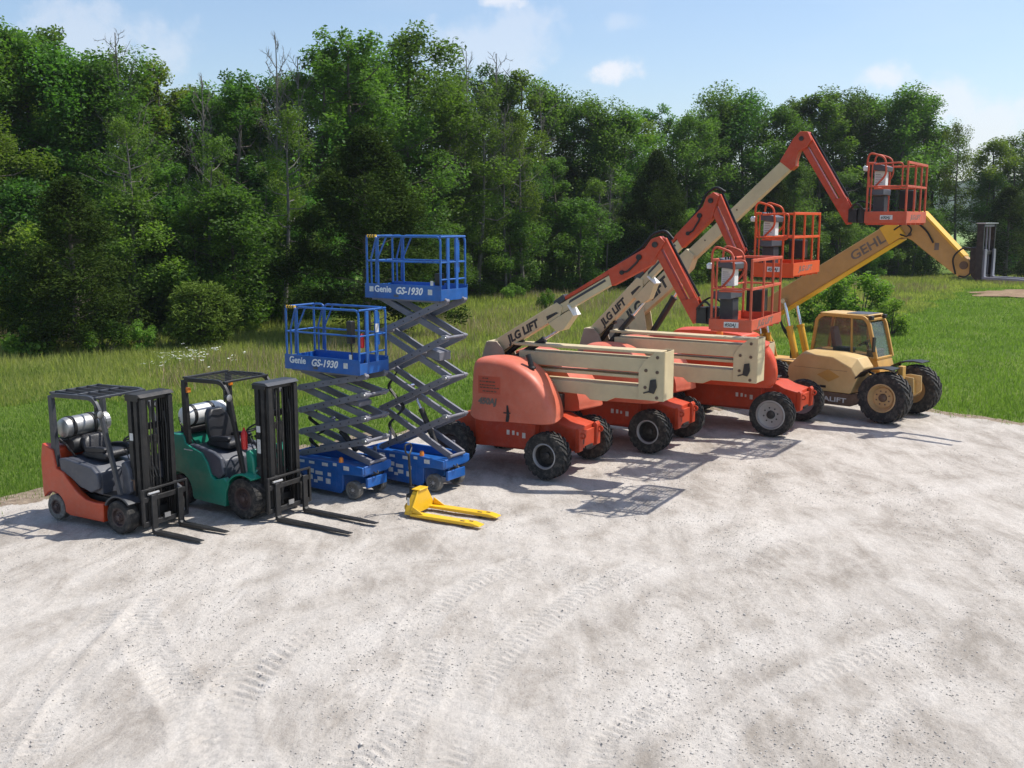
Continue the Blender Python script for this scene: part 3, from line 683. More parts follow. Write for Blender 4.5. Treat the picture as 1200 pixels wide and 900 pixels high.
SK = [(-150, 30, 'A1'), (-90, 40, 'A0'), (-40, 35, 'A3'), (5, 35, 'A2'), (52, 33, 'A0'), (78, 32, 'B0'), (104, 62, 'A3'), (134, 74, 'A1'), (163, 60, 'C1'), (196, 66, 'B1'), (222, 96, 'A2'), (248, 100, 'A0'),
      (287, 84, 'B0'), (318, 96, 'A1'), (345, 80, 'C0'), (383, 46, 'B1'), (412, 34, 'B0'), (446, 64, 'A1'), (478, 36, 'A0'), (512, 92, 'A2'), (548, 84, 'C1'), (575, 78, 'B0'), (608, 78, 'B1'), (640, 100, 'A3'),
      (668, 112, 'B0'), (702, 122, 'A1'), (735, 128, 'A2'), (765, 122, 'B0'), (800, 132, 'A0'), (832, 112, 'A1'), (862, 112, 'A3'), (896, 122, 'A2'), (930, 112, 'B0'), (956, 102, 'B1'), (988, 112, 'A1'),
      (1012, 112, 'A0'), (1042, 108, 'A3'), (1072, 112, 'B0'), (1115, 140, 'C1'), (1165, 160, 'A2'), (1198, 150, 'A0'), (1240, 130, 'A1'), (1290, 120, 'A3'), (1350, 110, 'A0')]
def dep(px):
    # depth of the wood edge along a photo column
    y = 50.0
    for _ in range(12): y = float(wood_y((px - 600) / 1200 * y))
    return y
SK2 = [(655, 118, 'B0'), (686, 124, 'B0'), (718, 134, 'A0'), (750, 134, 'B1'), (782, 138, 'B0'), (816, 128, 'B0'), (846, 120, 'B1'), (880, 126, 'B0'), (912, 122, 'B0'), (943, 112, 'B0'), (972, 116, 'B1'), (1000, 120, 'B0'), (1028, 116, 'B0'), (1058, 116, 'B1'), (1084, 150, 'A0'), (1148, 200, 'A3'), (1180, 165, 'B0'), (1215, 150, 'B1'), (25, 60, 'B1'), (120, 85, 'B0'), (180, 85, 'B0'), (265, 110, 'B0'), (300, 100, 'B1'), (430, 60, 'B1'), (530, 100, 'B0'), (590, 92, 'B0')]
for i, (px, py, key) in enumerate(SK + SK2):
    d = dep(px); d += 7 + rr.random() * 5 if px < 1090 else 4
    wood_tree(key, px, py, d, 1.0 + rr.random() * .25 if px < 1090 or px > 1140 else .72)
for px, py, key in ((157, 33, 'D0'), (330, 38, 'D1'), (355, 60, 'D0'), (545, 55, 'D1'), (580, 58, 'D0'), (245, 84, 'D1'), (632, 96, 'D0')):
    wood_tree(key, px, py, dep(px) + 6 + rr.random() * 3, .85)
for px, py, key in ((162, 130, 'C0'), (247, 150, 'C0'), (335, 120, 'C1'), (562, 110, 'C1'), (592, 120, 'D1'), (612, 140, 'C1'), (712, 190, 'D1')):
    wood_tree(key, px, py, dep(px) + .6 + rr.random(), .8, 'front')
# second and third rows, a little lower, filling the wood
for row, (off, dy, step) in enumerate(((2.5, 75, 46), (15, 22, 44))):
    px = -170
    while px < 1380:
        px += step * (.8 + .4 * rr.random())
        if 1084 < px < 1150 or (row == 0 and (45 < px < 125 or 355 < px < 505)): continue
        py = float(np.interp(px, [s[0] for s in SK], [s[1] for s in SK])) + dy + rr.random() * 45
        wood_tree(rr.choice(['A0', 'A1', 'A2', 'A3', 'B0', 'B1', 'C0', 'C1']), px, py, dep(px) + off + rr.random() * 2, 1.05 + rr.random() * .3, 'front' if row == 0 else 'mid')
# low bushy trees along the wood edge
px = -160
while px < 1350:
    px += 30 + rr.random() * 16
    if 40 < px < 130 or 370 < px < 470 or 1096 < px < 1140: continue
    d = dep(px) + .8 + rr.random() * 2.4
    py = (210 + rr.random() * 60) if px < 540 else (232 + rr.random() * 40)
    wood_tree(rr.choice(['U0', 'U1', 'U0']), px, py, d, 1.1 + rr.random() * .3, 'low')
def spec(key, px, py, d, base_h, wide, label, cat):
    x, y = at(px, d); plant(key, x, y, top_h(py, d), base_h=base_h, rz=rr.random() * 6, wide=wide, label=label, cat=cat)
spec('K0', 88, 202, 36.5, 7, 1.1, 'dark broad cedar at the wood edge behind the orange forklift', 'cedar')
spec('K1', 430, 142, 40.5, 9, 1.12, 'huge dark cedar spreading behind the tall scissor lift platform', 'cedar')
spec('K1', 766, 172, 68, 9, .85, 'dark broad cedar behind the second boom lift jib', 'cedar')
spec('K0', 905, 205, 78, 7, .8, 'dark cedar deep behind the middle orange basket', 'cedar')
spec('K0', 1175, 215, 80, 7, 1.1, 'dark cedar behind the raised fork carriage', 'cedar')
spec('K2', 236, 330, 37.5, 2.5, 1.0, 'small round cedar shrub standing alone behind the green forklift', 'shrub')
spec('S2', 28, 377, 35.0, 1.5, .85, 'light green broad-leaved plant at the far left meadow edge', 'plant')
spec('S1', 116, 366, 35.5, 2.0, .9, 'low yellowish bush between the left cedar and the meadow', 'bush')
spec('S1', 163, 372, 36.5, 2.0, .75, 'small green bush right of the yellowish bush at the wood edge', 'bush')
spec('S0', 1008, 314, 43, 2.2, .95, 'bright green bush right above the telehandler cab', 'bush')
spec('S0', 962, 336, 44, 2.2, 1.0, 'bright green bush below the telehandler boom', 'bush')
spec('S0', 1045, 345, 42, 2.2, .9, 'smaller bright bush at the right of the telehandler cab', 'bush')
spec('S1', 640, 336, 52, 2.0, .6, 'young upright sapling in the meadow under the first boom', 'sapling')
spec('S1', 520, 352, 47, 2.0, .8, 'green bush right of the tall scissor lift arms', 'bush')
for i, (px, py) in enumerate(((290, 372), (345, 375), (205, 372), (600, 330), (690, 332), (790, 324), (875, 322))):
    spec('S1', px, py, dep(px) - 1.2, 2.0, 1.0, 'ragged green undergrowth bush ' + place_word(px), 'bush')
settle_labels()
# deep interior of the wood: a mass nobody could count
def wood_mass():
    r = np.random.default_rng(77); V = []
    for i in range(1250):
        px = r.uniform(-220, 1400)
        if 1092 < px < 1144: continue
        d = dep(px) + 4.5 + 16 * r.random(); x, y = at(px, d)
        topz = top_h(float(np.interp(px, [s[0] for s in SK], [s[1] for s in SK])) + 120, d)
        V.append((x, y, r.random() ** 1.35 * topz))
    V = np.array(V); L = leaf_cloud(V, np.full(len(V), 1.8), 190000, .22, r)
    o = link('woodland', crown_mesh('woodland', L), ML_A); tag(o, 'dense leafy interior of the wood', 'woodland', kind='stuff')
wood_mass()
# ------------------------------------------------------------------ shared machine parts
_WC = {}
def wheel(T, x, y, Rr, W, rr_, rim_m, out_=-1, lugs=22, tyre_m=None, steer=0, style='dish', label=None, hubm=None, lug_h=.022, smoothtread=False):
    """wheel > tyre, rim ; axis along y, outer face towards out_"""
    key = (Rr, W, rr_, lugs, style, smoothtread, out_)
    if key not in _WC:
        h = W / 2; t = MB(); kk = .945 if (lugs and not smoothtread) else .978
        prof = [(rr_ * .97, -h * .72), (rr_ * 1.03, -h * .9), (rr_ + (Rr - rr_) * .45, -h), (Rr * .91, -h * .97), (Rr * kk, -h * .8), (Rr * kk, -h * .4), (Rr * kk, h * .4), (Rr * kk, h * .8), (Rr * .91, h * .97), (rr_ + (Rr - rr_) * .45, h), (rr_ * 1.03, h * .9), (rr_ * .97, h * .72)]
        t.lathe(prof, k=44)
        if lugs:
            for side in (-1, 1):
                for i in range(lugs):
                    a0 = 2 * math.pi * (i + (.5 if side > 0 else 0)) / lugs; sw = .32 * 22 / lugs * (1 if not smoothtread else .1); th = 2 * math.pi / lugs * (.40 if not smoothtread else .8)
                    pts = []
                    for (fy, fa, ri, ro) in ((.04, 0, Rr * .93, Rr), (.62, sw * .6, Rr * .93, Rr * .998), (.98, sw, Rr * .90, Rr * .975), (1.03, sw * 1.15, Rr * .82, Rr * .90)):
                        for da in (-th / 2, th / 2):
                            for r_ in (ri, ro):
                                a = a0 + fa + da; pts.append((r_ * math.cos(a), side * fy * h, r_ * math.sin(a)))
                    f = []
                    for k in range(3):
                        b = 4 * k; f += [(b + 1, b + 3, b + 7, b + 5), (b, b + 1, b + 5, b + 4), (b + 2, b + 6, b + 7, b + 3)]
                    f += [(0, 2, 3, 1), (12, 13, 15, 14)]
                    t.add(pts, f)
        rim = MB(); o = out_
        if style == 'dish':
            rim.lathe([(rr_ * 1.04, o * h * .92), (rr_ * .97, o * h * .95), (rr_ * .93, o * h * .80), (rr_ * .80, o * h * .30), (rr_ * .74, o * h * .28), (rr_ * .70, o * h * .42), (rr_ * .42, o * h * .46), (.001, o * h * .46)], k=36)
        elif style == 'ring':
            rim.lathe([(rr_ * 1.04, o * h * .92), (rr_ * .97, o * h * .98), (rr_ * .91, o * h * .86), (rr_ * .88, o * h * .70), (rr_ * .885, o * h * .6)], k=36)
        elif style == 'flat':
            rim.lathe([(rr_ * 1.04, o * h * .92), (rr_ * .95, o * h * .96), (rr_ * .90, o * h * .70), (rr_ * .80, o * h * .62), (.001, o * h * .62)], k=36)
        else:
            rim.lathe([(rr_ * 1.04, o * h * .90), (rr_ * .9, o * h * .86), (rr_ * .8, o * h * .55), (rr_ * .5, o * h * .6), (rr_ * .45, o * h * .8), (.001, o * h * .8)], k=30)
        rim.lathe([(rr_ * 1.0, -o * h * .9), (rr_ * .6, -o * h * .3), (.001, -o * h * .3)], k=24)
        hub = MB(); hd = {'dish': .46, 'flat': .62, 'cup': .8, 'ring': .05}[style]
        if style == 'ring': hub.lathe([(rr_ * .885, o * h * .62), (rr_ * .80, o * h * .35), (rr_ * .78, -o * h * .05), (rr_ * .55, o * h * .05), (.001, o * h * .05)], k=30)
        hub.lathe([(rr_ * .30, o * h * hd), (rr_ * .28, o * h * (hd + .25)), (rr_ * .2, o * h * (hd + .32)), (.001, o * h * (hd + .32))], k=18)
        for i in range(8):
            a = 2 * math.pi * i / 8 + .2; c = (rr_ * .5 * math.cos(a) * (.9 if style == 'cup' else 1), 0, rr_ * .5 * math.sin(a) * (.9 if style == 'cup' else 1)); hb = o * h * (hd + .02)
            hub.cyl((c[0], hb - .01, c[2]), (c[0], hb + o * .022, c[2]), rr_ * .055, 6)
        _WC[key] = (t.mesh('tyre', 40), rim.mesh('rim', 35), hub.mesh('wheel', 35))
    tm, rm, hm = _WC[key]
    def inst(me, m):
        if me.materials and me.materials[0] != m: me = me.copy(); me.materials.clear()
        if not me.materials: me.materials.append(m)
        return me
    w_ = link('wheel', inst(hm, hubm or M_dark), None, T, (x, y, Rr), label=label); w_.rotation_euler = (0, (x * 37 + y * 11) % 1.0, R(steer))
    link('tyre', inst(tm, tyre_m or M_rubber), None, w_); link('rim', inst(rm, rim_m), None, w_); return w_
def ram(T, p, q, r1, r2, m1, m2=None, f=.6, name='hydraulic_cylinder'):
    p, q = Vector(p), Vector(q); c = p.lerp(q, f); d = (q - p).normalized()
    b = MB(); b.cyl(p, c, r1, 14); b.cyl(c - d * .03, c + d * .015, r1 * 1.12, 14)
    o = part(T, name, b, m1, smooth=40)
    k = MB(); k.cyl(c, q, r2, 12); k.cyl(q - Vector((0, r2 * 1.6, 0)), q + Vector((0, r2 * 1.6, 0)), r2 * 1.5, 10)
    part(o, 'piston_rod', k, m2 or M_chrome, smooth=40); return o
def decals(T, y, spots, m=None, name='warning_label', side=-1):
    for x, z, w_, h_ in spots:
        b = MB(); b.box(x - w_ / 2, x + w_ / 2, min(y, y + side * .003), max(y, y + side * .003), z - h_ / 2, z + h_ / 2); part(T, name, b, m or M_decal)

# ------------------------------------------------------------------ forklifts
def forklift(name, label, loc, rz, S):
    T = thing(name, label, 'forklift', (*loc, 0), rz)
    pm = S['paint']; fr, fw, rrd, rw = S['fr'], S['fw'], S['rr'], S['rw']; wb = -1.46; hw = .52
    # wheels
    for s in (-1, 1):
        wheel(T, 0, s * (hw - fw / 2 + .02), fr, fw, fr * .56, M_rimdk, s, lugs=S['lugs'], style='cup', tyre_m=S['tyre'], smoothtread=True, hubm=M_rimdk)
        wheel(T, wb, s * (hw - rw / 2 - .02), rrd, rw, rrd * .55, M_rimdk, s, lugs=0, style='cup', tyre_m=S['rtyre'], hubm=M_rimdk)
    arch = [(wb + (rrd + .05) * math.cos(a), rrd + (rrd + .05) * math.sin(a)) for a in np.linspace(-.15, math.pi + .25, 12)]
    if S['kind'] == 0:
        side = [(-.335, .13), (-.335, .42), (-.52, .41), (-.72, .43), (-.92, .53), (-1.10, .68), (-1.2, .79), (-1.36, .84), (-1.42, 1.12), (-1.66, 1.20), (-1.71, .95), (-1.71, .45)]
        side += [(-1.69, .34)] + [p for p in reversed(arch) if p[0] > -1.69][0:] + [(-1.10, .13)]
    else:
        side = [(-.40, .14), (-.38, .36), (-.30, .52), (-.42, .60), (-.62, .545), (-.70, .60), (-.78, .80), (-.90, .95), (-1.16, 1.02), (-1.26, 1.06), (-1.30, 1.18), (-1.72, 1.20), (-1.76, .95), (-1.76, .45)]
        side += [(-1.74, .36)] + [p for p in reversed(arch) if p[0] > -1.74][0:] + [(-1.12, .16)]
    for s in (-1, 1):
        b = MB(); b.prism(side, s * (hw - .10), s * hw); part(T, 'side_panel', b, pm, .012)
    b = MB(); b.prism([(-1.18, .32), (-1.18, .80), (-1.38, .86), (-1.42, 1.12), (-1.66, 1.19), (-1.70, .95), (-1.70, .42), (-1.5, .34)], -hw + .103, hw - .103); part(T, 'counterweight', b, pm, .03)
    b = MB(); b.box(-1.0, .12, -.34, .34, .14, .46); b.box(-.36, .18, -.3, .3, .46, .50); part(T, 'chassis', b, M_black, .01)
    b = MB(); b.cyl((0, -hw + .1, fr), (0, hw - .1, fr), .07, 12); b.cyl((wb, -.35, rrd), (wb, .35, rrd), .06, 10); part(T, 'axle', b, M_dark)
    # hood under the seat, floor and front cowl
    hm = M_greyp
    for s in (-1, 1):
        b = MB(); b.prism([(-1.30, .80), (-1.33, .99), (-1.2, 1.01), (-.60, .94), (-.46, .84), (-.44, .62), (-.62, .54), (-.86, .60), (-1.08, .72)] if S['kind'] == 0 else
                          [(-1.24, .90), (-1.26, 1.04), (-1.1, 1.06), (-.66, .98), (-.50, .90), (-.44, .66), (-.56, .56), (-.76, .62)], s * (hw - .102), s * (hw - .03)); part(T, 'hood_side', b, hm, .02)
    b = MB(); b.prism([(-1.36, .60), (-1.36, .98), (-1.2, 1.00), (-.60, .93), (-.48, .84), (-.46, .50)], -hw + .105, hw - .105); part(T, 'engine_hood', b, hm, .03)
    b = MB(); b.box(-.46, .14, -.40, .40, .505, .53); part(T, 'floor_plate', b, M_dark)
    for s in (-1, 1):
        fa = [(fr + .045) * 1.0, (fr + .075)]
        arc = [(fa[0] * math.cos(a), fr + fa[0] * math.sin(a)) for a in np.linspace(S['fa'], 2.65, 12)]; arc2 = [(fa[1] * math.cos(a), fr + fa[1] * math.sin(a)) for a in np.linspace(2.65, S['fa'], 12)]
        b = MB(); b.prism(arc + arc2, s * (hw - fw - .04), s * (hw + .012)); part(T, 'fender', b, S['fender'], .004)
    b = MB(); b.prism([(-.16, .50), (-.02, .50), (.12, .62), (.10, .95), (.02, 1.08), (-.06, 1.04), (-.04, .72)], -.38, .38); part(T, 'dashboard', b, S['dash'], .02)
    # steering column and wheel, levers
    b = MB(); b.tube([(.0, .04, .9), (-.12, .04, 1.16), (-.20, .04, 1.30)], .035, 8); part(T, 'steering_column', b, M_black)
    b = MB(); c = Vector((-.24, .04, 1.35)); nrm = Vector((-.55, 0, .83)).normalized(); u = Vector((0, 1, 0)); v = nrm.cross(u)
    b.tube([c + u * .16 * math.cos(a) + v * .16 * math.sin(a) for a in np.linspace(0, 2 * math.pi, 22, endpoint=False)], .014, 6, closed=True)
    for a in (.5, 2.6, 4.7): b.tube([c - nrm * .02, c + u * .155 * math.cos(a) + v * .155 * math.sin(a)], .011, 5)
    part(T, 'steering_wheel', b, M_black, smooth=50)
    for i in range(3):
        b = MB(); y_ = -.12 - i * .07; b.tube([(.02, y_, 1.02), (-.05, y_, 1.16), (-.10, y_, 1.22)], .008, 5); b.lathe([(.001, -.02), (.018, -.01), (.018, .01), (.001, .02)], 'z', 8, (-.10, y_, 1.24)); part(T, 'control_lever', b, M_black)
    # seat
    sz = S['seatz']
    b = MB(); b.prism(smooth_poly([(-1.06, 1.0), (-1.06, 1.08), (-.9, 1.11), (-.66, 1.13), (-.56, 1.08), (-.60, .99)], 3), -.25, .25); part(T, 'seat', b, M_vinyl, .03)
    for s in (-1, 1):
        b = MB(); b.prism(smooth_poly([(-1.0, 1.08), (-.6, 1.11), (-.60, 1.19), (-.96, 1.16)], 3), s * .18, s * .26); part(T, 'seat_bolster', b, M_vinyl, .025)
    sx = -1.02; b = MB(); secs = []
    for z, wd, dx in ((1.05, .22, 0), (1.05 + .15 * sz, .25, -.03), (1.05 + .33 * sz, .24, -.07), (1.05 + .45 * sz, .20, -.10), (1.05 + .52 * sz, .13, -.12)):
        secs.append([(sx + dx + .05, -wd, z), (sx + dx + .075, -wd * .7, z), (sx + dx + .05, 0, z), (sx + dx + .075, wd * .7, z), (sx + dx + .05, wd, z), (sx + dx - .06, wd * .9, z + .01), (sx + dx - .06, -wd * .9, z + .01)])
    b.loft(secs); part(T, 'seat_back', b, M_vinyl, .02)
    # gas tank across the counterweight, with straps
    ty = [(.001, -.40), (.08, -.40), (.145, -.37), (.165, -.30), (.165, .30), (.145, .37), (.08, .40), (.001, .40)]
    tz = 1.42 if S['kind'] == 0 else 1.45; tx = -1.42
    if S['kind']: tx = -1.50
    b = MB(); b.lathe([(r_, h_ * .93) for r_, h_ in ty], 'y', 28, (tx, .03, tz)); g = part(T, 'gas_tank', b, S['tank'], smooth=35)
    for y_ in (-.2, .18):
        s_ = MB(); s_.lathe([(.166, -.03), (.176, -.03), (.176, .03), (.166, .03)], 'y', 28, (tx, y_, tz), True); part(g, 'tank_strap', s_, M_black, smooth=35)
    b = MB(); b.lathe([(.13, 0), (.15, 0), (.15, .09), (.13, .09)], 'y', 20, (tx, .385, tz), True); part(g, 'tank_collar', b, S['tank'])
    b = MB(); b.box(tx - .12, tx + .12, -.3, .3, 1.17, 1.27); b.box(tx - .05, tx + .05, -.36, .36, 1.22, 1.262); b.tube([(tx, -.42, tz), (tx + .1, -.48, tz - .1), (tx + .18, -.40, 1.2), (tx + .25, -.30, 1.0)], .014, 6); part(T, 'tank_bracket', b, M_black, .008)
    if S['kind'] == 0:
        b = MB(); b.lathe([(.001, -.3), (.1, -.3), (.13, -.24), (.13, .24), (.1, .3), (.001, .3)], 'y', 20, (-1.28, 0, 1.16)); part(T, 'air_filter_housing', b, M_black, smooth=35)
    # overhead guard
    zr = S['roof']; x0, x1 = S['rx']; gw = .46
    for s in (-1, 1):
        b = MB(); b.bar(fillet([(x0 + .03, s * gw, .84 if S['kind'] == 0 else 1.05), (x0 + .0, s * gw, zr - .03), (x1 - .05, s * gw, zr - .005), (x1 + .10, s * gw, zr - .26), (.0, s * gw, .58)], .13), .055, .065); part(T, 'guard_post', b, S['guard'], .006)
        b = MB(); b.prism([(x0 - .03, .84 if S['kind'] == 0 else 1.05), (x0 + .09, .84 if S['kind'] == 0 else 1.05), (x0 + .055, zr - .06), (x0 - .035, zr - .04)], s * (gw - .035), s * (gw + .032)); part(T, 'rear_post', b, S['guard'], .008)
    n = S['bars']
    for i in range(n):
        x = x0 + .05 + (x1 - .12 - x0) * i / (n - 1)
        b = MB()
        if S['kind'] == 0: # long bars running fore and aft
            y_ = -gw + .08 + (2 * gw - .16) * i / (n - 1); b.bar([(x0 + .02, y_, zr), (x1 + .0, y_, zr - .012)], .018, .05)
        else: b.bar([(x, -gw + .02, zr), (x, gw - .02, zr)], .012, .022, side=(0, 0, 1))
        part(T, 'roof_bar', b, S['guard'])
    for x in ((x0, x1 - .02) if S['kind'] else (x0, (x0 + x1) / 2, x1 - .02)):
        b = MB(); b.box(x - .025, x + .025, -gw, gw, zr - .02, zr + .012); part(T, 'roof_crossbar', b, S['guard'], .004)
    # lamps
    for s in (-1, 1):
        b = MB(); b.lathe([(.001, -.05), (.04, -.045), (.062, 0), (.062, .03)], 'x', 18, (x1 + .14, s * (gw + .07), zr - .22)); b.tube([(x1 + .1, s * gw, zr - .22), (x1 + .12, s * (gw + .06), zr - .22)], .012, 6)
        h = part(T, 'headlight', b, M_black, smooth=40); b = MB(); b.lathe([(.056, .028), (.03, .038), (.001, .04)], 'x', 18, (x1 + .14, s * (gw + .07), zr - .22)); part(h, 'lens', b, M_silver, smooth=40)
        b = MB(); b.box(x0 + .06, x0 + .10, s * (gw - .05), s * (gw + .02), zr - .24, zr - .16); part(T, 'rear_lamp', b, M_amber, .006) if S['kind'] else None
        b = MB(); b.box(x1 + .02, x1 + .05, s * (gw + .04), s * (gw + .06), zr - .30, zr - .12); part(T, 'mirror', b, M_black, .005)
    if S['kind']:
        b = MB(); b.lathe([(.001, 0), (.045, 0), (.05, .02), (.05, .25), (.03, .29), (.015, .31), (.015, .34), (.001, .34)], 'z', 16, (-.08, -gw + .09, 1.08)); part(T, 'fire_extinguisher', b, M_red, smooth=40)
    else:
        b = MB(); b.box(x1 - .02, x1 + .02, gw - .28, gw - .24, zr - .32, zr - .06); part(T, 'strobe_lamp', b, M_red, .006)
    # hoses from the dashboard to the mast
    for i in range(4):
        b = MB(); b.tube(fillet([(.05, -.1 + i * .05, .95), (-.05, -.12 + i * .06, 1.25), (.12, -.12 + i * .06, 1.15), (.26, -.1 + i * .05, .8)], .15), .011, 6); part(T, 'hose', b, M_hose)
    # mast: three nested channels a side
    mh = S['mast']; my = S['my']; lean = .05; mo = S['mo']; done = set(T.children)
    for s in (-1, 1):
        for k, (mx_, w_, t_, zz0, zz1, yo) in enumerate(((.215, .085, .06, .08, mh - .06, 0), (.325, .075, .055, .10, mh, -.014), (.425, .06, .05, .14, mh - .03, -.026))):
            y0 = s * (my + yo)
            b = MB()
            xs = mx_ - w_ / 2 - .0
            b.prism([(xs, zz0), (xs + w_ * .93, zz0), (xs + w_ * .93 - lean * 0, zz1), (xs, zz1)], y0 - s * .0, y0 + s * .028)
            for xa in (xs, xs + w_ * .93 - .018): b.box(xa, xa + .018, min(y0, y0 - s * t_), max(y0, y0 - s * t_), zz0, zz1)
            part(T, ('outer_mast_rail', 'middle_mast_rail', 'inner_mast_rail')[k], b, M_dark if k == 1 else S['mastm'], .003)  # middle rail in a lighter tone, painted in place of edge highlights
    for z_, x0_, x1_ in ((mh - .07, .13, .40), (.62, .18, .24), (mh - .55, .18, .22), (.22, .18, .30)):
        b = MB(); b.box(x0_, x1_, -my - .03, my + .03, z_, z_ + (.07 if z_ > mh - .1 else .10)); part(T, 'mast_crossmember', b, S['mastm'], .006)
    b = MB(); b.prism([(.10, mh - .01), (.16, mh + .035), (.40, mh + .035), (.47, mh - .01)], -my - .03, my + .03); part(T, 'mast_crown', b, M_dark if S['kind'] == 0 else M_char, .008)
    for y_ in (-.07, .06):
        b = MB(); b.cyl((.28, y_, .15), (.28, y_, mh - .72), .034, 12); b.cyl((.28, y_, mh - .72), (.28, y_, mh - .62), .05, 12); c_ = part(T, 'lift_cylinder', b, M_black, smooth=40)
        b = MB(); b.cyl((.28, y_, mh - .62), (.28, y_, mh - .05), .022, 10); part(c_, 'piston_rod', b, M_dark, smooth=40)
        b = MB(); b.bar([(.36, y_, .5), (.36, y_, mh - .1)], .02, .012); part(T, 'lift_chain', b, M_dark)
    for y_ in (-.2, .19):
        b = MB(); b.tube(fillet([(.33, y_, mh - .5), (.36, y_, mh - .25), (.40, y_, mh - .5), (.42, y_ * .8, .7)], .06), .012, 6); part(T, 'hose', b, M_hose)
    for s in (-1, 1):
        ram(T, (-.10, s * .36, .42), (.2, s * .33, .80), .032, .018, M_black, f=.7, name='tilt_cylinder')
    # carriage, backrest and forks
    cw = S['cw']
    for z_ in (.13, .50):
        b = MB(); b.box(.485, .525, -cw, cw, z_, z_ + .075); part(T, 'carriage_bar', b, S['mastm'], .005)
    for y_ in (-cw + .02, cw - .02):
        b = MB(); b.box(.487, .53, y_ - .02, y_ + .02, .14, .70); part(T, 'backrest_post', b, S['mastm'], .004)
    for y_ in (-.24, .24):
        b = MB(); b.box(.45, .484, y_ - .03, y_ + .03, .12, .70); part(T, 'carriage_plate', b, S['mastm'], .004)
    b = MB(); b.box(.487, .53, -cw + .04, cw - .04, .67, .70); part(T, 'backrest_bar', b, S['mastm'], .004)
    b = MB(); b.cyl((.53, -cw + .1, .62), (.53, -cw + .3, .62), .02, 8); b.box(.53, .545, -.05, .06, .2, .27); part(T, 'side_shift_cylinder', b, M_silver, smooth=40)
    fy, fl = S['fork']
    for s in (-1, 1):
        b = MB(); y0, y1 = s * fy - .048, s * fy + .048; L = .56 + fl
        pr = [(.53, .03), (.575, .0), (L, .035), (L, .048), (L - .35, .062), (.60, .062), (.572, .09), (.570, .60), (.53, .60)]
        b.prism(pr, y0, y1); part(T, 'fork', b, M_black, .006)
    decals(T, -my - .03, [(.235, 1.45, .07, .11)] if S['kind'] == 0 else [(.235, 1.42, .08, .10), (.235, 1.15, .07, .22)])
    if S['kind'] == 0: decals(T, -my - .03, [(.235, .72, .04, .16)], M_brown, 'faded_sticker')
    for o in T.children:
        if o not in done: o.location.x += mo
    if S['kind']:
        b = MB(); b.box(-1.30, -1.10, -hw - .003, -hw, .955, .97); part(T, 'badge', b, M_decal)
    return T
forklift('forklift', 'orange forklift with open slatted guard, silver gas tank and small solid tyres', (-5.56, 15.10), -29.5,
         dict(paint=M_orangeF, fr=.255, fw=.20, rr=.205, rw=.15, lugs=0, tyre=M_rubber, rtyre=M_rubber2, kind=0, fender=M_char, dash=M_greyp, tank=M_silver, roof=2.0, rx=(-1.45, -.42), guard=M_char, bars=5, mast=2.05, mastm=M_black, fork=(.25, .95), fa=.75, seatz=.5, my=.29, mo=-.10, cw=.43))
forklift('forklift', 'green forklift with black roof bars, white gas tank and large tyres', (-3.90, 15.86), -32,
         dict(paint=M_green, fr=.325, fw=.24, rr=.26, rw=.18, lugs=26, tyre=M_rubber, rtyre=M_rubber, kind=1, fender=M_green, dash=M_green, tank=M_white, roof=2.12, rx=(-1.30, -.36), guard=M_black, bars=8, mast=2.11, mastm=M_black, fork=(.30, 1.46), fa=1.0, seatz=1.0, my=.31, mo=-.03, cw=.47))

